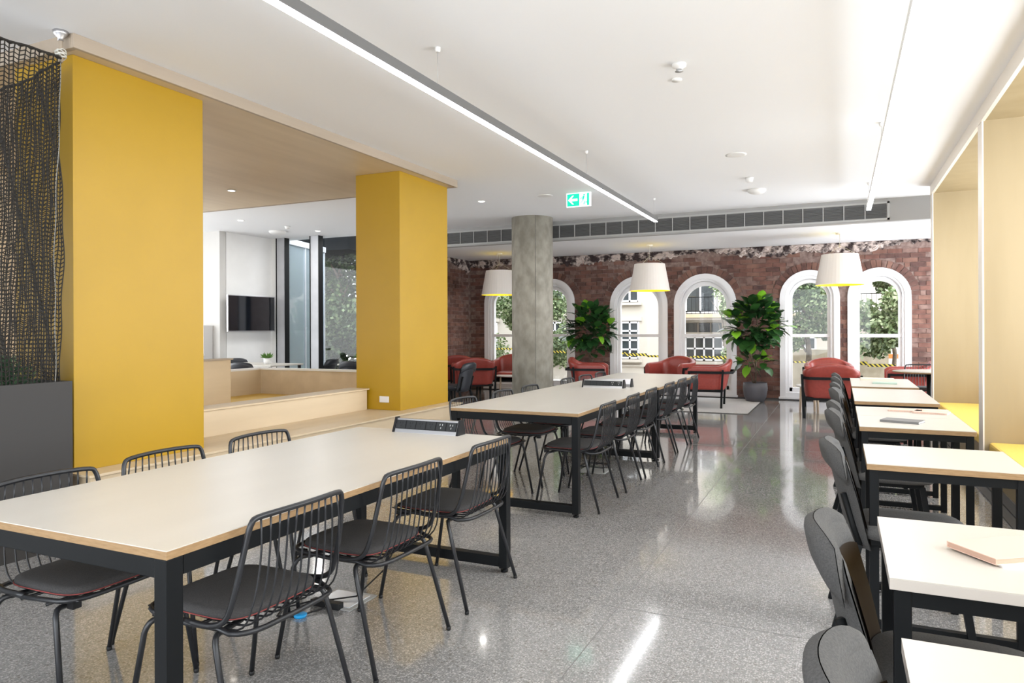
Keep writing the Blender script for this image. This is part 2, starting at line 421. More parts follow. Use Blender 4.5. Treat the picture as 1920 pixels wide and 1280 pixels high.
# dark skirting strip at wall foot
struct(MB().box(-7.5, XR, YW - .02, YW - .0, 0, .03).build('baseboard_back', mat('dark_skirting', (.05, .045, .045), .6)))

# -------- other walls
struct(MB().box(XR + .50, XR + .6, YB, 10.7, 0, .85).box(XR + .50, XR + .6, 10.7, 11.1, 0, H1).box(XR + .50, XR + .6, 11.1, YW, 0, .3).build('wall_right', M_wallw))
struct(MB().box(XL - .2, XL - .1, YB, 13, 0, H1).build('wall_far_left', M_wallw))
# wall behind the camera has a long window (kept as three piers, the lintel and the apron)
wn = MB().box(XL, -6.6, YB - .1, YB, 0, H1).box(1.6, XR + .6, YB - .1, YB, 0, H1).box(-6.6, 1.6, YB - .1, YB, 0, .15).box(-6.6, 1.6, YB - .1, YB, 3.0, H1)
struct(wn.build('wall_front', M_wallw))
# left room: tv wall, nib wall and counter
struct(MB().box(-10.75, -10.55, 9.96, 11.15, 0, H1).build('wall_television', M_wallw))
struct(MB().box(XL, -10.55, 9.8, 9.95, 0, H1).build('wall_nib', mat('grey_nib', (.60, .59, .57), .7)))
# window wall of the left room
wf = bpy.data.objects.new('window_7', None); COL.objects.link(wf); wf['kind'] = 'structure'
YG = 11.15
for x0, x1 in ((-10.40, -10.19), (-9.53, -9.33), (-7.95, -7.7)):
    MB().box(x0, x1, YG - .02, YG + .10, 0, H1).build('mullion', M_alu, wf, bevel=.004)
    MB().box(x0 - .018, x0, YG - .03, YG + .1, 0, H1).build('mullion_gasket', M_black, wf)
    MB().box(x1, x1 + .012, YG - .03, YG + .1, 0, H1).build('mullion_gasket', M_black, wf)
MB().box(-10.5, -7.7, YG, YG + .12, 0, .12).build('bottom_rail', M_alu, wf)
MB().add([(-10.19, YG + .06, .12), (-9.53, YG + .06, .12), (-9.53, YG + .06, H1), (-10.19, YG + .06, H1)], [(0, 1, 2, 3)]).build('pane', M_glass, wf)
MB().add([(-9.33, YG + .06, .12), (-7.95, YG + .06, .12), (-7.95, YG + .06, H1), (-9.33, YG + .06, H1)], [(0, 1, 2, 3)]).build('pane', M_glass, wf)
struct(MB().box(-10.56, -10.42, YG - .0, YG + .1, 0, H1).build('wall_corner', M_wallw))
struct(MB().box(-7.7, -7.54, YG - .02, YG + .2, 0, H1).build('wall_return', M_wallw))

# -------- pavilion: canopy, yellow piers, stepped timber seating
CX, CXB = -4.46, -5.06
canopy = thing('timber_canopy', 'flat timber canopy under the ceiling spanning the two yellow piers', 'canopy', (-4.4, 5.3, 3.105))
loc_build(MB().box(-8.7, -4.36, 2.92, 7.74, 3.105, 3.125), 'soffit_panel', M_ply, canopy)
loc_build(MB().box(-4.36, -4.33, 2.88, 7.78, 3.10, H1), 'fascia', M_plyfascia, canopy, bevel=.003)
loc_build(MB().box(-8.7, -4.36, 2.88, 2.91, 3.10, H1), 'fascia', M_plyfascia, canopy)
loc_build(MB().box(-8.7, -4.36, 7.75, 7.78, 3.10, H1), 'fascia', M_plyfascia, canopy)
for nm, y0, y1, lb in (('a', 2.96, 3.985, 'wide yellow painted pier nearest the camera behind the planter'), ('b', 6.685, 7.745, 'yellow painted pier at the far end of the timber steps')):
    tag(MB().box(CXB, CX, y0, y1, .425 if nm == 'b' else .425, 3.105).build('yellow_pier', M_yellow, bevel=.003), lb, 'column', 'yellow piers')
steps = thing('timber_steps', 'pale timber stepped seating running between the two yellow piers', 'seating', (-4.6, 5, 0))
loc_build(MB().box(-5.4, -4.285, 2.95, 7.75, 0, .405), 'riser', M_ply, steps, bevel=.002)
loc_build(MB().box(-8.6, -4.265, 2.93, 7.77, .408, .425), 'tread', M_ply, steps, bevel=.002)
loc_build(MB().box(-5.1, -4.88, 3.995, 6.64, .425, .645), 'riser', M_ply, steps, bevel=.002)
loc_build(MB().box(-5.12, -4.86, 3.99, 6.66, .648, .665), 'tread', M_ply, steps, bevel=.002)
loc_build(MB().box(-8.5, -5.15, 3.0, 7.69, .426, .43), 'seat_pad', M_yellow2, steps)
lw = thing('low_partition', 'low timber partition with white capping behind the steps', 'partition', (-6.4, 7.75, 0))
loc_build(MB().box(-7.5, CXB, 7.70, 7.76, .425, .77), 'panel', M_ply, lw)
loc_build(MB().box(-7.56, -7.50, 6.6, 7.76, .425, .77), 'panel', M_ply, lw)
loc_build(MB().box(-7.58, CXB, 7.67, 7.80, .77, .795), 'capping', M_white, lw)
loc_build(MB().box(-7.6, -7.48, 6.6, 7.67, .77, .795), 'capping', M_white, lw)
hw = thing('tall_partition', 'taller timber partition beside the nearer yellow pier', 'partition', (-6.45, 5, 0))
loc_build(MB().box(-6.55, -6.45, 3.9, 6.15, .43, .985), 'panel', M_ply, hw)
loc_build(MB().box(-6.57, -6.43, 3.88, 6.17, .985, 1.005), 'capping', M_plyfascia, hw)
tag(MB().box(-8.75, -8.68, 2.95, 6.6, .43, 3.1).build('timber_screen', M_ply), 'timber lining wall seen through the netting left of the yellow pier', 'wall panel')
so = tag(MB().box(-4.735, -4.61, 6.672, 6.684, .51, .58).build('wall_socket', M_white, bevel=.004), 'white double socket plate low on the far yellow pier', 'socket')
dl = thing('canopy_downlight', 'small recessed downlight in the timber canopy soffit', 'light', (-6.99, 6.69, 3.1))
MB().lathe([(.055, 0), (.055, -.006), (.045, -.006)], n=20).build('trim_ring', M_white, dl)
MB().lathe([(.04, -.004), (.04, -.007)], n=20).build('lens', M_down, dl)

# -------- concrete pillar
cp = tag(MB().lathe([(.345, 0), (.345, H1)], (0, 0, 0), 64).build('concrete_pillar', M_conc), 'round raw concrete pillar in the middle of the room', 'column')
cp.location = (-4.69, 10.99, 0)
MB().box(-.004, .004, -.349, -.343, .0, H1, Matrix.Rotation(.55, 4, 'Z')).build('formwork_seam', noisy('seam', (.14, .13, .12), (.2, .19, .17), 20, .8), cp)

# -------- right hand timber booths
booth = thing('timber_booth', 'timber framed booth portals along the right wall with dividers', 'booth', (1.6, 7, 0))
loc_build(MB().box(1.08, 1.11, -3, 10.80, 3.065, H1), 'fascia', M_booth_edge, booth)
loc_build(MB().box(1.11, XR + .45, -3, 10.80, 3.07, 3.10), 'soffit_panel', M_booth, booth)
for y0, y1 in ((10.62, 10.80), (7.09, 7.27), (3.56, 3.74), (.03, .21), (-3, -2.82)):
    loc_build(MB().box(1.10, XR + .45, y0, y1, 0, 3.07), 'divider', M_booth, booth)
    loc_build(MB().box(1.088, 1.10, y0 - .005, y1 + .005, 0, 3.066), 'edge_trim', M_booth_edge, booth)
for y0, y1 in ((-2.82, .03), (.21, 3.56), (3.74, 7.09), (7.27, 10.62)):
    loc_build(MB().box(XR + .30, XR + .44, y0, y1, 0, .88), 'back_panel', M_booth, booth)
    loc_build(MB().box(XR + .34, XR + .40, (y0 + y1) / 2 - .03, (y0 + y1) / 2 + .03, .88, 3.07), 'window_mullion', M_wframe, booth)
for y0, y1, lb in ((7.275, 10.615, 'yellow bench seat in the farther right booth'), (3.745, 7.085, 'yellow bench seat in the nearer right booth'), (.215, 3.555, 'yellow bench seat in the right booth beside the camera')):
    b = thing('booth_bench', lb, 'bench', (1.6, y0, 0), group='yellow booth benches')
    loc_build(MB().box(1.20, XR - .03, y0, y1, 0, .28), 'base', M_booth, b)
    loc_build(MB().box(1.13, XR - .03, y0 + .005, y1 - .005, .282, .37), 'seat_pad', M_yellow2, b, bevel=.02)
    loc_build(MB().box(XR - .14, XR - .03, y0 + .005, y1 - .005, .375, .80), 'back_pad', M_yellow2, b, bevel=.03)
cu = tag(MB().box(-.05, .05, -.22, .22, -.2, .2).build('cushion', M_yellow2, bevel=.045), 'mustard cushion propped on the bench behind the booth divider', 'cushion')
cu.location = (1.42, 7.6, .585); cu.rotation_euler = (.0, -.35, 1.35)
M_band = mat('dark_floor_channel', (.06, .062, .068), .45)
struct(MB().box(1.03, 1.095, -3, 10.6, 0, .012).build('trim_3', M_band)); struct(MB().box(1.105, 1.18, -3, 10.6, 0, .012).build('trim_4', M_band))  # two flat dark strips running along the booth fronts

# ================================================================== LIGHT FITTINGS
def strip(name, x, y0, y1, z, label, cables, hm=None):
    t = thing(name, label, 'light', (x, (y0 + y1) / 2, z), group='suspended linear lights')
    h = (y1 - y0) / 2
    MB().box(-.028, .028, -h, h, .0, .062).build('housing', hm or M_hous, t)
    MB().box(-.024, .024, -h + .004, h - .004, -.006, -.0005).build('diffuser', M_led, t)
    for cy in cables:
        MB().tube([(0, cy - t.location.y, .06), (0, cy - t.location.y, H1 - z - .02)], .0018, 5).build('suspension_wire', M_wire, t)
        MB().lathe([(.016, H1 - z - .03), (.02, H1 - z - .001)], (0, cy - t.location.y, 0), 12).build('ceiling_cup', M_white, t)
    return t
strip('linear_light', -2.40, .4, 10.16, 2.87, 'long suspended linear light over the dining tables on the left', (1.0, 4.05, 7.07, 10.05))
strip('linear_light', .345, .9, 10.38, 2.87, 'suspended linear light above the aisle on the right', (1.2, 4.2, 7.25, 10.2), M_white)  # housing coloured white to imitate the glow washing over its edges
def downlight(x, y, lb, z=H1, watts=.5):
    d = thing('ceiling_downlight', lb, 'light', (x, y, z), group='recessed ceiling downlights')
    MB().lathe([(.06, 0), (.06, -.006), (.048, -.006)], n=20).build('trim_ring', M_white, d)
    MB().lathe([(.044, -.003), (.044, -.008)], n=20).build('lens', M_down, d)
    l = bpy.data.lights.new('downlight_lamp', 'AREA'); l.shape = 'DISK'; l.size = .07; l.energy = watts; l.color = (1, .97, .93)
    lo = bpy.data.objects.new('downlight_lamp', l); COL.objects.link(lo); lo.parent = d; lo.location = (0, 0, -.012)
downlight(-4.72, 9.19, 'small recessed downlight left of the concrete pillar')
downlight(-9.2, 9.0, 'small recessed downlight in the left room nearest the television', watts=7)
downlight(-8.9, 10.6, 'small recessed downlight in the left room near its window', watts=7)
def disc(x, y, r, h, lb, cat='ceiling fitting', nm='ceiling_disc'):
    d = tag(MB().lathe([(r, 0), (r, -h * .5), (r * .8, -h), (r * .3, -h - .002)], n=28).build(nm, M_white), lb, cat); d.location = (x, y, H1); return d
disc(-1.005, 7.92, .11, .008, 'flat white ceiling speaker disc above the aisle', 'speaker', 'ceiling_speaker')
disc(-3.73, 9.2, .11, .008, 'flat white ceiling disc left of the exit sign', 'speaker', 'ceiling_speaker')
disc(-9.6, 10.3, .16, .05, 'round white air diffuser in the left room ceiling', 'vent', 'air_diffuser')
sd = thing('smoke_detector', 'white smoke detector in the aisle ceiling, nearest the camera', 'detector', (-1.02, 5.03, H1))
MB().lathe([(.05, 0), (.048, -.02), (.03, -.03), (.012, -.045)], n=20).build('body', M_white, sd)
MB().lathe([(.02, -.03), (.02, -.05), (.03, -.052)], n=12).build('sensor_cage', M_wire, sd)
s2 = tag(MB().lathe([(.04, 0), (.038, -.012)], n=20).build('ceiling_rosette', M_white), 'small flat white rosette beside the nearest smoke detector', 'ceiling fitting'); s2.location = (-1.10, 5.33, H1)
s3 = thing('smoke_detector', 'white smoke detector in the aisle ceiling, farther one near the grille', 'detector', (-1.01, 10.05, H1))
MB().lathe([(.12, 0), (.12, -.02), (.09, -.045), (.04, -.06)], n=28).build('body', M_white, s3)
MB().lathe([(.105, -.021), (.105, -.028)], n=28).build('vent_slot', M_louver_fr, s3)
s4 = tag(MB().lathe([(.05, 0), (.04, -.05), (.02, -.06)], n=20).build('sprinkler_head', M_white), 'small white sensor dome just before the farther smoke detector', 'ceiling fitting'); s4.location = (-1.01, 9.2, H1)
s5 = tag(MB().lathe([(.05, 0), (.04, -.04), (.02, -.05)], n=20).build('sprinkler_head', M_white), 'small white sensor dome in the left room ceiling near the window', 'ceiling fitting'); s5.location = (-9.0, 9.9, H1)
def pendant(x, y, lb):
    t = thing('pendant_lamp', lb, 'lamp', (x, y, 2.02), group='drum pendant lamps')
    sh = MB(); n = 40
    for k in range(n):
        a, b = 2 * PI * k / n, 2 * PI * (k + 1) / n
        P = lambda r, z, q: (r * math.cos(q), r * math.sin(q), z)
        sh.add([P(.365, 0, a), P(.365, 0, b), P(.275, .49, b), P(.275, .49, a)], [(0, 1, 2, 3)], True)
    sh.build('lamp_shade', M_shade, t)
    si = MB()
    for k in range(n):
        a, b = 2 * PI * k / n, 2 * PI * (k + 1) / n
        si.add([P(.360, -.0, a), P(.360, -.0, b), P(.270, .49, b), P(.270, .49, a)], [(3, 2, 1, 0)], True)
        si.add([P(.365, 0, a), P(.365, 0, b), P(.345, .028, b), P(.345, .028, a)], [(0, 3, 2, 1)], True)
    si.add([P(.270, .488, 2 * PI * k / n) for k in range(n)], [tuple(range(n))])
    si.build('shade_lining', M_shade_in, t)
    MB().tube([(0, 0, .60), (0, 0, H2 - 2.02)], .004, 6).build('cord', M_wire, t)
    MB().lathe([(.06, H2 - 2.02 - .02), (.06, H2 - 2.02)], n=20).build('ceiling_cup', M_white, t)
    for k in range(3):
        a = 2 * PI * k / 3 + .3
        MB().tube([(.27 * math.cos(a), .27 * math.sin(a), .49), (0, 0, .64)], .0022, 5).build('support_wire', M_wire, t)
pendant(-6.25, 12.95, 'white tapered drum pendant lamp partly hidden by the concrete pillar')
pendant(-3.16, 12.87, 'white tapered drum pendant lamp in the middle, before the paired windows')
pendant(.0, 12.6, 'white tapered drum pendant lamp on the right, before the last two windows')
# exit sign
ex = thing('exit_sign', 'green and white exit sign with a left arrow and running figure', 'sign', (-3.24, 9.2, 3.0))
MB().box(-.175, .175, -.0, .035, 0, .19).build('sign_body', M_exw, ex, bevel=.004)
MB().box(-.16, .015, -.003, 0, .012, .178).build('sign_field', M_exg, ex)
q = MB(); ar = [(-.148, .095), (-.085, .155), (-.062, .155), (-.10, .112), (-.01, .112), (-.01, .078), (-.10, .078), (-.062, .035), (-.085, .035)]
q.prism([(a, b) for a, b in ar], -.006, -.003, lambda a, b, t: (a, t, b)); q.build('arrow', M_exw, ex, fix=True)
q = MB(); yy = lambda a, b, t: (a, t, b)
q.lathe([(.001, -.012), (.012, -.006), (.012, .006), (.001, .012)], (.085, -.004, .155), 10)
for pa, pb, wd in (((.08, .14), (.068, .095), .022), ((.078, .135), (.045, .118), .010), ((.045, .118), (.038, .10), .010), ((.08, .135), (.105, .115), .010), ((.105, .115), (.118, .125), .010),
                   ((.068, .095), (.088, .065), .013), ((.088, .065), (.082, .025), .011), ((.068, .095), (.052, .062), .013), ((.052, .062), (.03, .045), .011)):
    q.bar((pa[0], -.004, pa[1]), (pb[0], -.004, pb[1]), wd, wd * .3)
q.box(.125, .155, -.004, 0, .012, .178); q.box(.10, .125, -.004, 0, .05, .06)
q.build('running_figure', M_exg, ex)

# ================================================================== TABLES
def big_table(y0, y1, x0, x1, label, power=True):
    t = thing('dining_table', label, 'table', ((x0 + x1) / 2, (y0 + y1) / 2, 0), group='long communal tables')
    W = (x1 - x0) / 2; L = (y1 - y0) / 2; T = .739
    MB().box(-W, W, -L, L, T - .026, T - .003).build('tabletop', M_topedge, t, bevel=.001)
    MB().box(-W, W, -L, L, T - .003, T).build('laminate_surface', M_top, t)
    for s in (-1, 1):
        yb = s * (L - .03)
        MB().box(-W + .052, W - .052, yb - .026, yb + .026, T - .082, T - .027).build('end_rail', M_black, t, bevel=.003)
        MB().box(-W + .052, W - .052, yb - .026, yb + .026, .03, .085).build('floor_rail', M_black, t, bevel=.003)
        for sx in (-1, 1):
            MB().box(*(sorted((sx * (W - .052), sx * (W - .004)))), yb - .028, yb + .028, .022, T - .027).build('leg', M_black, t, bevel=.003)
            MB().lathe([(.02, 0), (.022, .012), (.008, .013), (.008, .024)], (sx * (W - .03), yb, 0), 12).build('levelling_foot', M_black, t)
            if s == 1:
                MB().box(*(sorted((sx * (W - .05), sx * (W - .006)))), -L + .06, L - .06, T - .082, T - .027).build('side_rail', M_black, t, bevel=.002)
    return t
big_table(1.35, 3.565, -2.675, -1.652, 'long pale communal table nearest the camera on black steel frame')
big_table(4.73, 7.12, -2.70, -1.672, 'long pale communal table in the middle on black steel frame')
big_table(7.125, 9.28, -2.70, -1.66, 'long pale communal table farthest from the camera on black steel frame')
def power_box(x, y, label, tilt=.35, rz=0, holes=6):
    t = thing('power_outlet_box', label, 'socket box', (x, y, .739), rz, 'desktop power boxes')
    prof = [(-.035, 0), (.045, 0), (.045, .03), (.02, .078), (.0, .078)]
    MB().prism(prof, -.205, .205, lambda a, b, s: (s, a, b)).build('housing', M_chrome, t, bevel=.002, fix=True)
    for sx in (-1, 1):
        MB().prism([(-.04, 0), (.05, 0), (.05, .034), (.024, .084), (-.004, .084)], sx * .205, sx * .218, lambda a, b, s: (s, a, b)).build('end_cap', M_socket, t, fix=True)
    # sloping dark socket face: plane from (-.035,0) to (0,.078)
    e = Vector((0, .035, .078)).normalized(); nn = Vector((0, -.078, .035)).normalized()
    def onf(s, u, k): p = Vector((s, -.035, 0)) + e * u + nn * k; return tuple(p)
    MB().prism([(-.2, .022), (.2, .022), (.2, .074), (-.2, .074)], 0.0005, .003, onf).build('socket_strip', M_socket, t, fix=True)
    for k in range(6):
        x0 = -.198 + k * .0665
        so = MB().prism([(x0 + .003, .025), (x0 + .062, .025), (x0 + .062, .071), (x0 + .003, .071)], .003, .005, onf).build('socket', M_socket2, t, fix=True)
        h = MB()
        for a, b in ((.022, .058), (.038, .058), (.030, .040)):
            h.prism([(x0 + a, b - .006), (x0 + a + .004, b - .006), (x0 + a + .004, b + .004), (x0 + a, b + .004)], .005, .0056, onf)
        h.build('pin_slots', M_wire if k >= 4 else M_socket, so, fix=True)
    return t
power_box(-2.15, 3.50, 'silver desktop power box on the far end of the nearest table')
power_box(-2.17, 6.90, 'silver desktop power box at the far end of the middle table, nearer one')
power_box(-2.14, 7.10, 'silver desktop power box back to back behind the middle table one', rz=PI)

def small_table(y0, y1, label):
    x0, x1 = .105, .705
    t = thing('cafe_table', label, 'table', ((x0 + x1) / 2, (y0 + y1) / 2, 0), group='small booth tables')
    W = (x1 - x0) / 2; L = (y1 - y0) / 2; T = .739
    MB().box(-W, W, -L, L, T - .028, T - .003).build('tabletop', M_topedge if y0 > 2.5 else mat('pale_table_edge', (.5, .46, .42), .5), t, bevel=.001)
    MB().box(-W, W, -L, L, T - .003, T).build('laminate_surface', M_top, t)
    for s in (-1, 1):
        yb = s * (L - .03)
        MB().box(-W + .045, W - .045, yb - .016, yb + .016, T - .068, T - .029).build('end_rail', M_black, t)
        MB().box(-W + .045, W - .045, yb - .016, yb + .016, .012, .045).build('floor_rail', M_black, t)
        for sx in (-1, 1):
            MB().box(*(sorted((sx * (W - .048), sx * (W - .01)))), yb - .019, yb + .019, .0, T - .029).build('leg', M_black, t, bevel=.002)
            if s == 1:
                MB().box(*(sorted((sx * (W - .045), sx * (W - .013)))), -L + .05, L - .05, T - .062, T - .029).build('side_rail', M_black, t)
for y0, y1, lb in ((.95, 1.552, 'small pale table at the bottom right corner, nearest the camera'), (1.915, 2.52, 'small pale table with the pink notebook'), (3.49, 4.07, 'small bare pale table behind the pink notebook table'),
                   (4.78, 5.385, 'small pale table with the grey notebook'), (5.39, 5.99, 'small pale table with the pink spiral pads'), (6.42, 7.07, 'small bare pale table before the divider, nearer half of its pair'),
                   (7.075, 7.78, 'small bare pale table before the divider, farther half of its pair'), (8.02, 8.66, 'small pale table with the mint notebook'), (8.665, 9.33, 'farthest small pale table with the open magazine')):
    small_table(y0, y1, lb)

# ================================================================== WIRE CHAIRS (local +Y = forward)
def arc_pts(p0, p1, p2, n=5):  # quadratic bend
    p0, p1, p2 = Vector(p0), Vector(p1), Vector(p2)
    return [p0 * (1 - t) ** 2 + p1 * 2 * t * (1 - t) + p2 * t * t for t in [k / n for k in range(n + 1)]]
def smooth(pts, k=3):
    P = [pts[0] * 2 - pts[1]] + list(pts) + [pts[-1] * 2 - pts[-2]]; out = []
    for i in range(1, len(P) - 2):
        a, b, c, d = P[i - 1:i + 3]
        for j in range(k):
            t = j / k; out.append(.5 * ((2 * b) + (c - a) * t + (2 * a - 5 * b + 4 * c - d) * t * t + (3 * b - a - 3 * c + d) * t ** 3))
    return out + [P[-2]]
def wire_chair(label):
    t = thing('wire_chair', label, 'chair', group='charcoal wire chairs')
    # back hoop + seat ring
    def topc(s): return Vector((s * .205, -.245 - .02 * (1 - abs(s)), .775 + .004 * (1 - s * s)))
    hoop = []
    side = [(.232, .0, .437), (.236, -.10, .440), (.236, -.165, .465), (.232, -.195, .53), (.226, -.218, .62), (.214, -.236, .72)]
    L_ = [Vector((-a, b, c)) for a, b, c in side]; R_ = [Vector((a, b, c)) for a, b, c in side]
    top = [Vector((-.205, -.243, .757)), Vector((-.185, -.247, .772)), Vector((-.10, -.262, .777)), Vector((0, -.268, .778)), Vector((.10, -.262, .777)), Vector((.185, -.247, .772)), Vector((.205, -.243, .757))]
    MB().tube(smooth(L_ + top + R_[::-1], 3), .0095, 7).build('back_hoop', M_chairm, t)
    ring = []
    for k in range(28):
        a = 2 * PI * k / 28; c, s = math.cos(a), math.sin(a); e = .38
        x = .235 * math.copysign(abs(c) ** e, c); y = .225 * math.copysign(abs(s) ** e, s)
        x *= 1 - .04 * (y < 0) ; ring.append((x, y, .432 + (.006 if y > .1 else 0) - .012 * (y < -.15)))
    MB().tube(ring, .0085, 6, True).build('seat_ring', M_chairm, t)
    for k in range(11):
        s = -1 + 2 * (k + .5) / 11; xt = s * .19; xb = s * .215
        tp = Vector((xt, -.265 + .02 * s * s, .772))
        pts = [tp, Vector((xt * 1.03, -.256, .68)), Vector((xt * 1.07, -.246, .57)), Vector((xb, -.228, .485)), Vector((xb, -.195, .435)), Vector((xb, -.14, .420)), Vector((xb, -.02, .418)), Vector((xb, .12, .424)), Vector((xb, .222, .436))]
        MB().tube(smooth(pts, 2), .0034, 5).build('back_wire', M_chairm, t)
    for k in range(2):
        y = -.02 + k * .13
        MB().tube([(-.23, y, .420), (0, y, .412), (.23, y, .420)], .006, 5).build('cross_bar', M_chairm, t)
    for sx in (-1, 1):
        for sy, fy_, ty in ((1, .245, .13), (-1, -.245, -.09)):
            pts = [Vector((sx * .10, ty, .408)), Vector((sx * .20, ty + sy * .02, .410))] + arc_pts((sx * .215, ty + sy * .025, .411), (sx * .240, ty + sy * .035, .411), (sx * .244, ty + sy * .05, .37), 4) + [Vector((sx * .266, fy_ + 0, .012))]
            lg = MB().tube(pts, .0095, 7).build('leg', M_chairm, t)
            MB().lathe([(.009, 0), (.0105, .004), (.0105, .016)], (sx * .266, fy_, 0), 8).build('foot_cap', M_socket, lg)
    # seat pad
    def sq(u, v, r=.2):
        return u, v
    pad = MB(); n = 32; lv = [(.90, .436), (.985, .441), (1.0, .452), (.985, .463), (.90, .470), (.5, .474)]
    def oc(k, f):
        a = 2 * PI * k / n; c, s = math.cos(a), math.sin(a); e = .42
        return (.202 * f * math.copysign(abs(c) ** e, c), .018 + .190 * f * math.copysign(abs(s) ** e, s))
    vs = [(*oc(k, f), z) for f, z in lv for k in range(n)]
    fs = [(i * n + k, i * n + (k + 1) % n, (i + 1) * n + (k + 1) % n, (i + 1) * n + k) for i in range(len(lv) - 1) for k in range(n)] + [tuple(range(n))[::-1], tuple((len(lv) - 1) * n + k for k in range(n))]
    pad.add(vs, fs, True); p = pad.build('seat_pad', M_cush, t)
    MB().tube([(*oc(k, 1.003), .446) for k in range(n)], .0022, 4, True).build('red_piping', M_piping, p, label='thin red piping')
    for sx in (-1, 1): MB().box(sx * .185 - .015, sx * .185 + .015, .17, .20, .405, .428).build('glide_clip', M_socket, t)
    return t
first = wire_chair('')
placed = [0]
def put_chair(x, y, rz, lb):
    if not placed[0]:
        placed[0] = 1; first.location = (x, y, 0); first.rotation_euler = (0, 0, rz); first['label'] = lb; return first
    return dup(first, (x, y, 0), rz, lb)
A_R, A_L = PI / 2, -PI / 2  # facing -X / facing +X
XRs, XLs = -1.832, -2.515
for x, y, lb in ((XRs, 1.805, 'charcoal wire chair, nearest on the aisle side of the nearest table'), (XRs, 2.485, 'charcoal wire chair, middle on the aisle side of the nearest table'), (XRs, 3.20, 'charcoal wire chair, farthest on the aisle side of the nearest table'),
                 (XRs, 5.165, 'charcoal wire chair, nearest on the aisle side of the middle table'), (XRs, 5.88, 'charcoal wire chair, middle on the aisle side of the middle table'), (XRs, 6.52, 'charcoal wire chair, farthest on the aisle side of the middle table'),
                 (XRs, 7.30, 'charcoal wire chair, nearest on the aisle side of the farthest table'), (XRs, 7.94, 'charcoal wire chair, middle on the aisle side of the farthest table'), (XRs + .02, 8.56, 'charcoal wire chair, farthest on the aisle side of the farthest table')):
    put_chair(x, y, A_R + random.uniform(-.03, .03), lb)
for x, y, lb in ((XLs - .01, 1.73, 'charcoal wire chair, nearest on the step side of the nearest table'), (XLs - .06, 2.30, 'charcoal wire chair, middle on the step side of the nearest table'), (XLs - .06, 2.89, 'charcoal wire chair, farthest on the step side of the nearest table'),
                 (XLs, 5.03, 'charcoal wire chair, nearest on the step side of the middle table'), (XLs, 5.77, 'charcoal wire chair, middle on the step side of the middle table'), (XLs, 6.40, 'charcoal wire chair, farthest on the step side of the middle table'),
                 (XLs, 7.45, 'charcoal wire chair, nearest on the step side of the farthest table'), (XLs, 8.05, 'charcoal wire chair, middle on the step side of the farthest table'), (XLs, 8.65, 'charcoal wire chair, farthest on the step side of the farthest table')):
    put_chair(x, y, A_L + random.uniform(-.03, .03), lb)
put_chair(1.10, 11.95, PI, 'charcoal wire chair behind the round table on the right')
put_chair(1.42, 11.12, .3, 'charcoal wire chair beside the far booth divider at the round table')

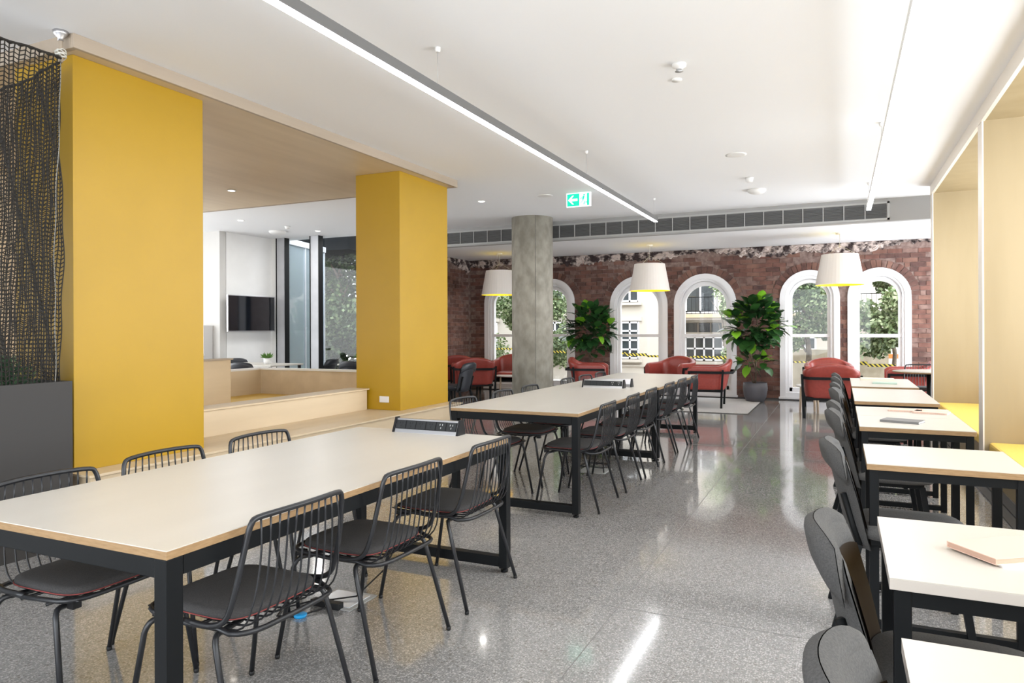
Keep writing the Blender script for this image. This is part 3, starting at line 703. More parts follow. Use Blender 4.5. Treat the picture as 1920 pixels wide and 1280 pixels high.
# ================================================================== UPHOLSTERED SIDE CHAIRS (local +Y forward)
def side_chair(label, fab, cat='chair', group='grey upholstered side chairs'):
    t = thing('side_chair', label, cat, group=group)
    # curved backrest shell
    def back(u, v, off=0.0, w=.20, z0=.36, z1=.80):
        a = (u - .5) * 2; zz = z0 + (z1 - z0) * v
        wv = w * (.93 + .11 * math.sin(min(v, .85) / .85 * PI / 2)) * (1 if v < .9 else 1 - (v - .9) * 1.2)
        x = a * wv; y = -.20 - .10 * v + .055 * a * a - .0 + off
        return (x, y, zz)
    mb = MB(); nu, nv = 14, 14
    def prof(u, v, sgn):
        a = (u - .5) * 2; th = .020 * math.sqrt(max(0, 1 - abs(a) ** 6)) * math.sqrt(max(0, 1 - abs(2 * v - 1) ** 8)) + .002
        cut = .045 * abs(a) ** 3 if v > .5 else 0
        p = back(u, v); return (p[0], p[1] + sgn * th, p[2] - cut * (v - .5) * 2)
    mb.grid(lambda u, v: prof(u, v, 1), nu, nv); mb.grid(lambda u, v: prof(u, v, -1), nu, nv, flip=True)
    o = mb.build('backrest', fab, t, fix=True)
    # inner dark shell face
    def inn(u, v): p = prof(.03 + u * .94, .05 + v * .78, 1); return (p[0], p[1] + .003, p[2])
    MB().grid(inn, 12, 10).build('inner_face', M_brownply, o)
    # padded headrest roll over the top third
    hb = MB()
    def head(u, v, sgn):
        a = (u - .5) * 2; vv = .76 + .25 * v; p = back(.5 + (u - .5) * 1.05, vv)
        th = .030 * math.sqrt(max(0, 1 - abs(a) ** 8)) * math.sqrt(max(0, 1 - abs(2 * v - 1) ** 4)) + .001
        return (p[0], p[1] - .023 + sgn * th, p[2] - .035 * abs(a) ** 4 + .014 - (0.03 * abs(a) ** 2 * (1 - v)))
    hb.grid(lambda u, v: head(u, v, 1), 14, 8); hb.grid(lambda u, v: head(u, v, -1), 14, 8, flip=True)
    hb.build('headrest', fab, t, fix=True)
    # seat cushion
    n = 32; lv = [(.86, .405), (.98, .412), (1.0, .432), (.985, .452), (.92, .463), (.6, .468)]
    def oc(k, f):
        a = 2 * PI * k / n; c, s = math.cos(a), math.sin(a); e = .55
        return (.225 * f * math.copysign(abs(c) ** e, c), .03 + .225 * f * math.copysign(abs(s) ** e, s))
    vs = [(*oc(k, f), z) for f, z in lv for k in range(n)]
    fs = [(i * n + k, i * n + (k + 1) % n, (i + 1) * n + (k + 1) % n, (i + 1) * n + k) for i in range(len(lv) - 1) for k in range(n)] + [tuple(range(n))[::-1], tuple((len(lv) - 1) * n + k for k in range(n))]
    MB().add(vs, fs, True).build('seat', fab, t)
    MB().box(-.17, .17, -.15, .19, .38, .408).build('seat_frame', M_black, t, bevel=.004)
    for sx in (-1, 1):
        MB().bar((sx * .165, .18, .39), (sx * .20, .235, 0), .026, .030).build('leg', M_black, t)
        # rear leg runs up the back as a support
        pts = [(sx * .20, -.29, 0), (sx * .165, -.19, .38), (sx * .160, -.214, .46), (sx * .160, -.252, .60)]
        lg = MB(); lg.bar(pts[0], pts[1], .026, .030); lg.tube([pts[1], pts[2], pts[3]], .014, 8); lg.build('leg', M_black, t)
    MB().bar((-.16, -.19, .385), (.16, -.19, .385), .022, .022).build('rear_rail', M_black, t)
    return t
sc0 = side_chair('', M_greyfab); used = [0]
def put_side(x, y, rz, lb):
    if not used[0]:
        used[0] = 1; sc0.location = (x, y, 0); sc0.rotation_euler = (0, 0, rz); sc0['label'] = lb; return
    dup(sc0, (x, y, 0), rz, lb)
SX = .255
for y, lb in ((1.245, 'grey felt side chair at the bottom right corner, nearest the camera'), (2.13, 'grey felt side chair at the pink notebook table'), (3.66, 'grey felt side chair at the bare table behind the pink notebook'),
              (4.98, 'grey felt side chair at the grey notebook table'), (5.55, 'grey felt side chair at the spiral pads table'), (6.75, 'grey felt side chair at the nearer half of the bare table pair'),
              (7.42, 'grey felt side chair at the farther half of the bare table pair'), (8.30, 'grey felt side chair at the mint notebook table'), (8.95, 'grey felt side chair at the farthest small table')):
    put_side(SX + (.035 if y < 1.5 else 0), y, -PI / 2 + random.uniform(-.05, .05), lb)
M_blk = mat('black_leather', (.02, .022, .028), .38)
bc = side_chair('black side chair standing before the red armchair beside the far pier', M_blk, group='black side chairs')
bc.location = (-5.5, 9.75, 0); bc.rotation_euler = (0, 0, 1.55)
for x, y, r_, lb in ((-9.75, 9.55, -2.0, 'black side chair at the left room table below the television'), (-8.75, 8.75, .25, 'black side chair at the left room table, in front of the first potted plant'),
                     (-8.55, 10.2, 1.7, 'black side chair seen sideways between the two left room tables'), (-7.35, 9.75, .15, 'black side chair at the right table of the left room, nearer one'),
                     (-7.55, 10.65, PI, 'black side chair at the right table of the left room, farther one')):
    dup(bc, (x, y, 0), r_, lb)

# ================================================================== RED ARMCHAIRS (local +Y forward)
def armchair(label):
    t = thing('tub_armchair', label, 'armchair', group='red leather armchairs')
    # U shaped shell: arm -> rounded corner -> back -> corner -> arm
    W, D, RC, YF = .325, .31, .15, .29
    seg = [YF + D - RC, RC * PI / 2, 2 * (W - RC), RC * PI / 2, YF + D - RC]; tot = sum(seg)
    def path(s_):
        d = s_ * tot
        if d < seg[0]: return W, YF - d, 1, 0
        d -= seg[0]
        if d < seg[1]: a = d / RC; return W - RC + RC * math.cos(a), -D + RC - RC * math.sin(a), math.cos(a), -math.sin(a)
        d -= seg[1]
        if d < seg[2]: return W - RC - d, -D, 0, -1
        d -= seg[2]
        if d < seg[3]: a = d / RC; return -W + RC - RC * math.sin(a), -D + RC - RC * math.cos(a), -math.sin(a), -math.cos(a)
        d -= seg[3]; return -W, -D + RC + d, -1, 0
    n1 = 44
    def surf(u, v):
        x, y, nx, ny = path(u); k = max(0, -ny)
        h = .70 + .115 * k ** 1.5 * math.cos(x / W * PI / 2 * .75) - .05 * max(0, (y - .19) / .10) ** 2
        a = 2 * PI * v; lean = .012 + .055 * k; c, s_ = math.cos(a), math.sin(a)
        rz = (h - .30) / 2; z = .30 + rz + rz * math.copysign(abs(s_) ** .35, s_); f = (z - .30) / (h - .30)
        th = .040 + .020 * max(0, f - .6) / .4
        rad = th * math.copysign(abs(c) ** .55, c) + lean * (f - .5) * 1.5
        return (x + nx * rad, y + ny * rad, z)
    sh = MB(); sh.grid(surf, n1, 24)
    for e in (0, 1): sh.add([surf(e, k / 24) for k in range(24)], [tuple(range(24))], False)
    sh.build('tub_shell', M_red, t, fix=True)
    # seat cushion
    n = 28; lv = [(.90, .36), (1.0, .38), (1.0, .43), (.97, .455), (.85, .468), (.4, .475)]
    def oc(k, f):
        a = 2 * PI * k / n; c, s = math.cos(a), math.sin(a); e = .4
        return (.285 * f * math.copysign(abs(c) ** e, c), .045 + .29 * f * math.copysign(abs(s) ** e, s))
    vs = [(*oc(k, f), z) for f, z in lv for k in range(n)]
    fs = [(i * n + k, i * n + (k + 1) % n, (i + 1) * n + (k + 1) % n, (i + 1) * n + k) for i in range(len(lv) - 1) for k in range(n)] + [tuple(range(n))[::-1], tuple((len(lv) - 1) * n + k for k in range(n))]
    MB().add(vs, fs, True).build('seat_cushion', M_red, t)
    MB().box(-.345, .345, -.27, .28, .27, .315).build('seat_frame', M_black, t, bevel=.004)
    P = {}
    for sx in (-1, 1):
        for sy in (-1, 1):
            b = Vector((sx * .372, .27 if sy > 0 else -.25, 0)); tt = Vector((sx * .395, .26 if sy > 0 else -.28, .645 if sy < 0 else .62)); m = Vector((sx * .382, .265 if sy > 0 else -.26, .30))
            l = MB(); l.bar(b, m, .034, .034); l.bar(m, tt, .030, .034); l.build('leg', M_black, t)
    z = .60
    MB().bar((-.30, -.432, z), (.30, -.432, z), .012, .04).build('strap', M_black, t)
    for sx in (-1, 1):
        MB().bar((sx * .388, -.30, z), (sx * .388, .27, z), .014, .04).build('strap', M_black, t)
        MB().bar((sx * .30, -.432, z), (sx * .388, -.29, z), .012, .04).build('strap', M_black, t)
    return t
ac0 = armchair('red leather tub armchair seen side on, just left of the right fig tree')
ac0.location = (-2.06, 12.42, 0); ac0.rotation_euler = (0, 0, PI / 2 + .08)
for x, y, rz, lb in ((-.13, 11.62, .06, 'red leather tub armchair seen from behind, beyond the small tables'),
                     (-.18, 13.25, PI + .06, 'red leather tub armchair facing us, behind the one seen from the back'),
                     (.95, 12.85, PI / 2, 'red leather tub armchair half hidden by the far booth divider'),
                     (-2.85, 13.20, PI - .28, 'red leather tub armchair facing us between the two middle windows'),
                     (-4.15, 12.45, -PI / 2 + .22, 'red leather tub armchair just right of the concrete pillar, seen side on'),
                     (-6.12, 13.2, PI + .25, 'red leather tub armchair facing us, mostly hidden by the concrete pillar'),
                     (-6.28, 11.85, .62, 'red leather tub armchair seen from behind, left of the concrete pillar'),
                     (-7.10, 12.85, .35, 'red leather tub armchair mostly hidden by the far yellow pier')):
    dup(ac0, (x, y, 0), rz, lb)

# ================================================================== SMALL FURNITURE
def round_side(x, y, r, h, lb, nleg=3, top=M_white, nm='side_table', leg=M_birch, lr=.018):
    t = thing(nm, lb, 'table', (x, y, 0))
    MB().lathe([(r - .01, h - .022), (r, h - .012), (r, h - .003), (r - .004, h)], n=40).build('tabletop', top, t)
    for k in range(nleg):
        a = 2 * PI * k / nleg + PI + .2
        MB().tube([(r * .72 * math.cos(a), r * .72 * math.sin(a), 0), (r * .66 * math.cos(a), r * .66 * math.sin(a), h - .02)], lr, 10).build('leg', leg, t)
round_side(-.42, 12.15, .22, .43, 'small round white side table beside the red armchair seen from behind')
t = thing('round_table', 'round pale cafe table beyond the far booth divider', 'table', (1.12, 11.4, 0))
MB().lathe([(.44, .705), (.45, .712), (.45, .722)], n=48).build('tabletop', M_topedge, t); MB().lathe([(.45, .7225), (.449, .726)], n=48).build('laminate_surface', M_top, t)
MB().lathe([(.03, .02), (.03, .70)], n=16).build('pedestal', M_black, t); MB().lathe([(.24, 0), (.24, .012), (.04, .03)], n=32).build('base', M_black, t)
round_side(-3.05, 12.25, .30, .40, 'low round white coffee table between the middle armchairs')
round_side(-5.92, 12.75, .30, .42, 'low round white coffee table left of the concrete pillar')
rug = thing('speckled_rug', 'pale speckled rug under the middle red armchairs', 'rug', (-3, 12.6, 0))
MB().box(-1.6, 1.70, -1.12, 1.25, 0.001, .012).build('pile', M_rug, rug); MB().box(-1.62, 1.72, -1.14, 1.27, 0.0005, .008).build('border', M_plant_box, rug)
# left room tables and pots
def pot_plant(x, y, z, lb):
    t = thing('potted_plant', lb, 'plant', (x, y, z), group='small potted plants on the left room tables')
    MB().lathe([(.05, 0), (.065, .05), (.062, .10), (.056, .10)], n=20).build('pot', M_white, t)
    f = MB()
    for k in range(130):
        a = random.uniform(0, 2 * PI); e = random.uniform(.2, 1.4); l = random.uniform(.05, .12)
        d = Vector((math.cos(a) * math.cos(e), math.sin(a) * math.cos(e), math.sin(e))); p = Vector((math.cos(a) * .03, math.sin(a) * .03, .10)); s = d.orthogonal().normalized() * .008
        f.add([p - s * .4, p + s * .4, p + d * l * .6 + s, p + d * l, p + d * l * .6 - s], [(0, 1, 2, 3, 4)])
    f.build('foliage', mat('pot_leaf', (.10, .22, .04), .6), t, kind='stuff')
for x0, x1, y0, y1, lb in ((-9.9, -8.6, 9.05, 9.85, 'white left room table with the first potted plant'), (-7.9, -6.3, 9.9, 10.55, 'white left room table with the second potted plant, by the window')):
    t = thing('meeting_table', lb, 'table', ((x0 + x1) / 2, (y0 + y1) / 2, 0), group='left room tables')
    W, L = (x1 - x0) / 2, (y1 - y0) / 2
    MB().box(-W, W, -L, L, .715, .74).build('tabletop', M_top, t, bevel=.003)
    for sx in (-1, 1):
        for sy in (-1, 1): MB().box(sx * (W - .05) - .02, sx * (W - .05) + .02, sy * (L - .05) - .02, sy * (L - .05) + .02, 0, .715).build('leg', M_black, t)
pot_plant(-9.05, 9.45, .74, 'small fern in a white pot on the left room table under the television')
pot_plant(-7.62, 10.2, .74, 'small bushy plant in a white pot on the table before the left window')
# television
tv = thing('television', 'wall mounted flat television in the left room, screen off', 'television', (-10.40, 10.45, 1.3))
MB().box(-.02, .012, -.61, .61, 0, .70).build('casing', M_chrome, tv, bevel=.004)
MB().box(.012, .016, -.592, .592, .02, .682).build('screen', M_screen, tv)
MB().box(-.15, -.02, -.15, .15, .2, .5).build('wall_bracket', M_black, tv)
# counter in the back
ct = thing('white_counter', 'white counter cabinet against the grey nib wall', 'cabinet', (-11.1, 9.6, 0))
MB().box(-.6, .38, -.02, .19, 0, 1.42).build('body', mat('counter_grey', (.62, .61, .6), .5), ct, bevel=.003)
MB().box(-.62, .40, -.35, -.02, .86, .9).box(-.62, .2, -.33, -.02, 0, .86).build('worktop', M_white, ct)

# ================================================================== NOTEBOOKS
def notebook(x, y, rz, w, l, h, label, cover, pages, spiral=False, openup=False):
    t = thing('notebook', label, 'notebook', (x, y, .739), rz)
    MB().box(-w / 2, w / 2, -l / 2, l / 2, 0, .002).box(-w / 2, w / 2, -l / 2, l / 2, h - .002, h).box(-w / 2, -w / 2 + .003, -l / 2, l / 2, .002, h - .002).build('cover', cover, t)
    MB().box(-w / 2 + .003, w / 2 - .004, -l / 2 + .003, l / 2 - .003, .002, h - .002).build('pages', pages, t)
    if spiral:
        s = MB()
        for k in range(int(l / .012)):
            y_ = -l / 2 + .008 + k * .012
            s.tube([(-w / 2 + .004 + (h / 2 + .003) * math.cos(q), y_ + q * .0006, h / 2 + (h / 2 + .003) * math.sin(q)) for q in [2 * PI * i / 8 for i in range(8)]], .0009, 4, True)
        s.build('spiral_binding', M_wire, t, kind='stuff')
    return t
M_pink = mat('pink_cover', (.72, .50, .40), .6); M_page = mat('paper_edges', (.55, .36, .27), .8); M_pagew = mat('white_paper', (.8, .78, .74), .8)
n1 = notebook(.418, 2.24, -.95, .155, .235, .016, 'pink notebook lying on top, on the second small table', M_pink, M_page)
n1.location = (.40, 2.235, .744)
tag(MB().box(-.07, .07, -.10, .10, 0, .005).build('paper_pad', M_pagew), 'thin pale pad sticking out under the pink notebook', 'pad').location = (.395, 2.22, .7392)
bpy.data.objects['paper_pad'].rotation_euler = (0, 0, .35)
notebook(.355, 5.10, 1.25, .15, .22, .014, 'grey hardback notebook on the fourth small table', mat('grey_cover', (.16, .16, .16), .5), M_pagew)
notebook(.42, 5.78, 1.45, .15, .21, .012, 'pink spiral pad, left one on the fifth small table', M_pink, M_pagew, True)
notebook(.575, 5.70, 1.30, .15, .21, .012, 'pink spiral pad, right one beside its twin on the fifth small table', M_pink, M_pagew, True)
notebook(.43, 8.50, 1.5, .15, .23, .014, 'mint green notebook on the eighth small table', mat('mint_cover', (.42, .55, .48), .6), M_pagew)
mg = notebook(.38, 9.08, 1.57, .20, .34, .02, 'thick open magazine on the farthest small table', mat('cream_cover', (.8, .72, .6), .6), M_pagew)

# ================================================================== FLOOR BOX, CABLE, BLUE LID
fb = thing('floor_box', 'open steel floor box under the nearest table', 'floor box', (-2.235, 2.84, 0))
MB().box(-.125, .125, -.11, .11, .0005, .004).build('frame', M_louver_fr, fb)
MB().box(-.10, .10, -.085, .085, .004, .007).build('lid', mat('bright_steel', (.9, .92, .97), .25, .5), fb)
MB().box(-.10, .07, -.125, -.085, .0, .03).build('socket_block', M_socket, fb, bevel=.003)
cb = MB().tube([Vector(p) for p in ((-2.05, 3.1, .30), (-2.10, 3.0, .12), (-2.17, 2.86, .02), (-2.26, 2.80, .012), (-2.36, 2.74, .006), (-2.42, 2.62, .006), (-2.38, 2.54, .006), (-2.30, 2.56, .006), (-2.24, 2.68, .008), (-2.22, 2.73, .02))], .004, 6).build('power_cable', M_socket)
tag(cb, 'thin black power cable looping from the open floor box', 'cable')
bl = tag(MB().lathe([(.028, 0), (.032, .012), (.03, .014)], n=24).build('blue_lid', mat('cyan_plastic', (.02, .35, .75), .4)), 'small bright blue plastic cap on the floor by the cable', 'cap'); bl.location = (-2.285, 2.588, 0)
fb2 = thing('floor_box', 'steel floor box with a wire stand under the middle table', 'floor box', (-2.1, 6.4, 0))
MB().box(-.13, .13, -.12, .12, .0005, .005).build('frame', M_louver_fr, fb2)
ws = MB()
for sx in (-1, 1):
    for sy in (-1, 1): ws.tube([(sx * .12, sy * .10, .005), (sx * .09, sy * .08, .30)], .006, 6)
ws.tube([(-.115, -.095, .05), (.115, -.095, .05), (.115, .095, .05), (-.115, .095, .05)], .006, 6, True); ws.build('wire_stand', M_chairm, fb2)

# ================================================================== FIDDLE LEAF FIGS
M_leaf = [noisy('fig_leaf_dark', (.010, .045, .012), (.03, .09, .025), 6, .35), noisy('fig_leaf_mid', (.02, .08, .018), (.05, .14, .03), 6, .35), mat('fig_leaf_young', (.22, .50, .03), .4)]
def leafmesh(m, L=.23, Wd=.17):
    b = MB(); nu, nv = 6, 2
    def f(u, v):
        s = (v - .5) * 2; prof = (math.sin(PI * u ** .75) ** .8) * (.55 + .6 * u)
        return (s * Wd / 2 * prof, u * L, -.10 * L * (u * 1.5) ** 2 + abs(s) * .018 * prof + .006 * math.sin(u * 18))
    b.grid(f, nu, nv); b.tube([(0, -.03, .01), (0, 0, 0)], .003, 4); return b.mesh('leaf', m)
LM = [leafmesh(m) for m in M_leaf]
def fig(x, y, label, leaves, trunk, pot=True, seed=1):
    rnd = random.Random(seed)
    t = thing('fiddle_leaf_fig', label, 'plant', (x, y, 0), group='fiddle leaf figs')
    MB().lathe([(.15, 0), (.195, .10), (.215, .24), (.205, .345), (.19, .345), (.185, .31)], n=40, cap=True).build('pot', M_pot, t)
    MB().lathe([(.185, .312), (.01, .318)], n=24).build('soil', M_soil, t)
    M_bark = noisy('bark', (.10, .075, .05), (.17, .13, .09), 30, .9)
    for pts in trunk: MB().tube(pts, [.017 - .010 * i / len(pts) for i in range(len(pts))], 8).build('stem', M_bark, t)
    for (cx, cz, rx, rz_, n, yw) in leaves:
        for k in range(n):
            a = rnd.uniform(0, 2 * PI); rr = rnd.random() ** .5; px = cx + rx * rr * math.cos(a); pz = cz + rz_ * rr * math.sin(a); py = rnd.uniform(-.24, .16) * (1 - .3 * rr)
            o = bpy.data.objects.new('leaf', LM[2 if rnd.random() < yw * rr else rnd.choice([0, 0, 1])]); COL.objects.link(o); o.parent = t; o.location = (px, py, pz)
            out = math.atan2(px - cx, -py * .8 + .05)
            d = Vector((px - cx + rnd.uniform(-.1, .1), py - .1 + rnd.uniform(-.1, .1), (pz - cz) * .7 + rnd.uniform(-.05, .22)))
            if d.length < .02: d = Vector((0, -1, .2))
            q = d.to_track_quat('Y', 'Z'); o.rotation_mode = 'QUATERNION'; o.rotation_quaternion = q
            s = rnd.uniform(.85, 1.3); o.scale = (s, s, s)
    return t
fig(-1.40, 13.55, 'fiddle leaf fig in a slate pot between the fourth and fifth windows',
    [(.0, 1.44, .34, .36, 125, .05), (-.30, 1.38, .16, .24, 26, .6), (.34, 1.42, .15, .22, 26, .35), (.06, 1.05, .22, .14, 26, .1), (-.08, .74, .17, .13, 22, .35), (.10, .68, .10, .10, 8, .3), (.0, 1.72, .2, .1, 16, .1)],
    [[(0, 0, .30), (.02, 0, .6), (0, .02, .95), (.05, 0, 1.3), (.02, 0, 1.6)], [(.02, 0, .55), (-.10, -.03, .9), (-.22, 0, 1.15), (-.32, 0, 1.35)], [(.01, .02, .7), (.14, 0, 1.0), (.28, 0, 1.25)], [(-.02, .03, .3), (-.08, 0, .5), (-.11, -.05, .72)]], seed=4)
fig(-4.52, 13.55, 'fiddle leaf fig standing behind the armchair right of the concrete pillar',
    [(.0, 1.38, .34, .36, 125, .05), (-.26, 1.28, .16, .22, 24, .5), (.28, 1.30, .17, .2, 24, .4), (-.02, .95, .26, .14, 26, .2), (.0, 1.68, .18, .1, 12, .1)],
    [[(0, 0, .30), (-.02, 0, .6), (0, .02, .95), (.03, 0, 1.4)], [(0, 0, .6), (.12, -.03, .9), (.22, 0, 1.15)], [(0, .02, .7), (-.14, 0, 1.0), (-.26, 0, 1.2)]], seed=9)

# ================================================================== PLANTER AND NET
pl = thing('planter_box', 'tall charcoal planter box at the left edge of the picture', 'planter', (-4.6, 2.0, 0))
XP = -4.33
px0, px1, py0, py1, ph = -5.0, XP, .6, 2.865, 1.022
loc_build(MB().box(px1 - .03, px1, py0, py1, 0, ph).box(px0, px0 + .03, py0, py1, 0, ph).box(px0 + .03, px1 - .03, py0, py0 + .03, 0, ph).box(px0 + .03, px1 - .03, py1 - .03, py1, 0, ph), 'box', M_plant_box, pl)
loc_build(MB().box(px0 + .03, px1 - .03, py0 + .03, py1 - .03, .9, .96), 'soil', M_soil, pl)
pb = MB(); rnd = random.Random(5)
for k in range(420):
    x, y = rnd.uniform(px0 + .05, px1 - .05), rnd.uniform(1.2, py1 - .05); r = rnd.uniform(.012, .026)
    vs = [(x + r * a, y + r * b, .968 + r * .6 * c + rnd.uniform(0, .012)) for a, b, c in ((1, 0, 0), (-1, 0, 0), (0, 1, 0), (0, -1, 0), (0, 0, 1), (0, 0, -1))]
    pb.add(vs, [(0, 2, 4), (2, 1, 4), (1, 3, 4), (3, 0, 4), (2, 0, 5), (1, 2, 5), (3, 1, 5), (0, 3, 5)], True)
loc_build(pb, 'pebbles', mat('pebble', (.30, .29, .27), .7), pl, kind='stuff')
M_shrub = noisy('shrub_leaf', (.02, .06, .03), (.06, .14, .06), 10, .6)
for bx, by, bh, lb in ((-4.62, 2.2, .34, 'dark feathery shrub in the charcoal planter, nearer the camera'), (-4.65, 2.62, .22, 'dark feathery shrub in the charcoal planter, beside the yellow pier')):
    s = thing('planter_shrub', lb, 'plant', (bx, by, .96)); f = MB()
    for k in range(900):
        a = rnd.uniform(0, 2 * PI); e = rnd.uniform(.15, 1.5); l = rnd.uniform(.3, 1) * bh
        d = Vector((math.cos(a) * math.cos(e), math.sin(a) * math.cos(e), math.sin(e))); p = d * l; d2 = (d + Vector((rnd.uniform(-.8, .8), rnd.uniform(-.8, .8), rnd.uniform(-.5, .5)))).normalized(); q = d2.orthogonal().normalized() * .005
        f.add([p - q, p + d2 * .03, p + q, p - d2 * .025], [(0, 1, 2, 3)])
    f.build('foliage', M_shrub, s, kind='stuff')
    st = MB()
    for k in range(9):
        a = rnd.uniform(0, 2 * PI); e = rnd.uniform(.5, 1.4); d = Vector((math.cos(a) * math.cos(e), math.sin(a) * math.cos(e), math.sin(e))); st.tube([(0, 0, 0), tuple(d * bh * .5), tuple(d * bh * .95 + Vector((0, 0, .01)))], .003, 4)
    st.build('stem', M_soil, s)
post = thing('net_post', 'ceiling mounted hook post holding the corner of the netting', 'post', (-4.385, 2.835, 0))
MB().lathe([(.045, H1), (.038, H1 - .02), (.016, H1 - .045), (.016, H1 - .06)][::-1], n=20).build('ceiling_cup', M_chrome, post)
MB().tube([(0, 0, H1 - .05), (0, 0, 3.0)], .014, 12).build('rod', M_plyfascia, post)
kn = MB()
for k in range(7):
    a = k * .9; kn.tube([(.03 * math.cos(a + q), .03 * math.sin(a + q), 3.03 + .006 * k + .01 * math.sin(2 * q)) for q in [2 * PI * i / 10 for i in range(10)]], .004, 5, True)
kn.build('cord_knot', M_netw, post)
def net(name, label, A, B, zt, zb, sag, inb, pitch=.026):
    A = Vector(A); B = Vector(B); L = (B - A).length; d = (B - A) / L; nrm = Vector((-d.y, d.x, 0))
    t = thing(name, label, 'net', (A.x, A.y, 0)); mb = MB(); rnd = random.Random(2)
    nx = int(L / pitch); nz = int((zt - zb) / pitch)
    def P(i, j):
        u = i / nx; v = j / nz; topz = zt - sag * math.sin(PI * min(1, u)) ** 1.0 * 1.0
        z = topz + (zb - topz) * v; pull = inb * (v ** .6) * (1 - u) ** 2
        wob = .012 * math.sin(i * .35 + j * .11) + .006 * math.sin(j * .37 + i)
        p = A + d * (u * L + pull) + nrm * wob
        return (p.x - A.x, p.y - A.y, z)
    def strand(pts, r):
        # thin three sided cord
        mb.tube(pts, r, 3)
    for i in range(0, nx + 1): strand([P(i, j) for j in range(0, nz + 1)], .0040)
    for j in range(0, nz + 1): strand([P(i, j + (.5 if i % 2 else 0)) for i in range(0, nx + 1)], .0040)
    mb.build('netting', M_net, t, kind='stuff')
    MB().tube([P(i, 0) for i in range(nx + 1)], .008, 6).build('top_rope', M_net, t)
    MB().tube([P(0, j) for j in range(nz + 1)], .0028, 5).build('edge_rope', M_netw if inb else M_net, t)
    return t
net('safety_net', 'black netting along the aisle edge of the planter', (-4.36, 2.82, 0), (-4.36, .9, 0), 3.015, 1.0, 0.0, .05)
net('safety_net', 'black netting across the pavilion end with a sagging top rope', (-4.39, 2.84, 0), (-6.3, 2.84, 0), 3.0, 1.0, .10, .0)

# ================================================================== OUTSIDE
struct(MB().box(-30, 20, YW + .5, 40, -.3, -.1).build('ground_outside', noisy('paving', (.38, .36, .33), (.5, .47, .44), 2, .8)))
struct(MB().box(-30, -7.95, YG + .3, YW + .5, -.3, -.1).build('ground_side', noisy('paving2', (.38, .36, .33), (.5, .47, .44), 2, .8)))
M_cream = noisy('cream_render', (.50, .45, .39), (.55, .50, .43), 2, .85, world=True)
M_dglass = mat('dark_window_glass', (.05, .06, .065), .1, 0, .8)
def ext_window(parent, cx, z0, z1, w, Y, nx, nz):
    p = parent.location
    f = MB(); t = .045
    f.box(cx - w / 2, cx + w / 2, Y - .05, Y, z0, z0 + t).box(cx - w / 2, cx + w / 2, Y - .05, Y, z1 - t, z1)
    for k in range(nx + 1):
        x = cx - w / 2 + (w) * k / nx; f.box(x - t / 2, x + t / 2, Y - .05, Y, z0, z1)
    for k in range(1, nz): z = z0 + (z1 - z0) * k / nz; f.box(cx - w / 2, cx + w / 2, Y - .05, Y, z - t / 2, z + t / 2)
    o = loc_build(f, 'window', M_wframe, parent)
    g = MB().box(cx - w / 2, cx + w / 2, Y - .015, Y - .005, z0, z1); g.v = [(a - p.x, b - p.y, c - p.z) for a, b, c in g.v]; g.build('pane', M_dglass, o)
    loc_build(MB().box(cx - w / 2 - .1, cx + w / 2 + .1, Y - .14, Y, z0 - .09, z0 - .02), 'window_sill', M_cream, parent)
    loc_build(MB().box(cx - w / 2 - .1, cx + w / 2 + .1, Y - .06, Y, z1 + .02, z1 + .12), 'lintel', M_cream, parent)
YA = 19.0
ba = thing('cream_building', 'cream rendered building with white sash windows across the lane, seen through the third window', 'building', (-6, YA, 0))
loc_build(MB().box(-11.5, -4.05, YA, YA + 6, -.2, 4.8), 'wall', M_cream, ba)
loc_build(MB().box(-11.5, -4.0, YA - .05, YA, .30, .345), 'string_course', M_cream, ba)
for cx in (-5.21, -7.4, -9.5):
    ext_window(ba, cx, .51, 1.52, .47, YA, 2, 4); ext_window(ba, cx, 2.06, 3.1, .47, YA, 2, 3)
YC = 20.5
bb = thing('balcony_building', 'white building with a railed balcony and gridded windows, seen through the fourth window', 'building', (-2.5, YC, 0))
loc_build(MB().box(-4.05, 1.2, YC, YC + 5, -.2, 4.6), 'wall', M_cream, bb)
loc_build(MB().box(-4.04, 1.1, YC - .9, YC, 1.56, 1.70), 'balcony_slab', mat('balcony_soffit', (.34, .30, .27), .8), bb)
loc_build(MB().box(-4.04, 1.1, YC - .93, YC - .9, 1.62, 1.71), 'slab_edge', mat('tan_edge', (.62, .42, .28), .7), bb)
for cx in (-3.48, -2.3, -1.1): ext_window(bb, cx, .42, 1.10, 1.02, YC, 4, 2); ext_window(bb, cx - .1, 1.76, 2.7, .80, YC, 2, 1)
for cx in (-3.48, -2.3, -1.1):
    for k in range(3): loc_build(MB().box(cx - .5 + k * .35, cx - .19 + k * .35, YC - .03, YC - .01, 1.2, 1.48), 'transom_pane', M_dglass, bb)
for z_ in (1.78, 2.16): loc_build(MB().box(-4.0, 1.1, YC - .92, YC - .89, z_, z_ + .025), 'balcony_rail', M_black, bb)
bal = MB()
for k in range(46): x = -4 + k * .112; bal.box(x, x + .010, YC - .91, YC - .90, 1.72, 2.17)
loc_build(bal, 'balusters', M_black, bb, kind='stuff')
bd = thing('pale_building', 'pale building behind the trees on the right', 'building', (4, 24, 0))
loc_build(MB().box(1.3, 9, 24, 28, -.2, 7), 'wall', mat('pale_render', (.68, .66, .63), .8), bd)
for k in range(5): loc_build(MB().box(1.3, 9, 23.94, 24, .35 + k * .35, .40 + k * .35), 'siding_band', M_white, bd)
ext_window(bd, 3.0, 2.2, 3.6, 1.2, 24, 3, 3)
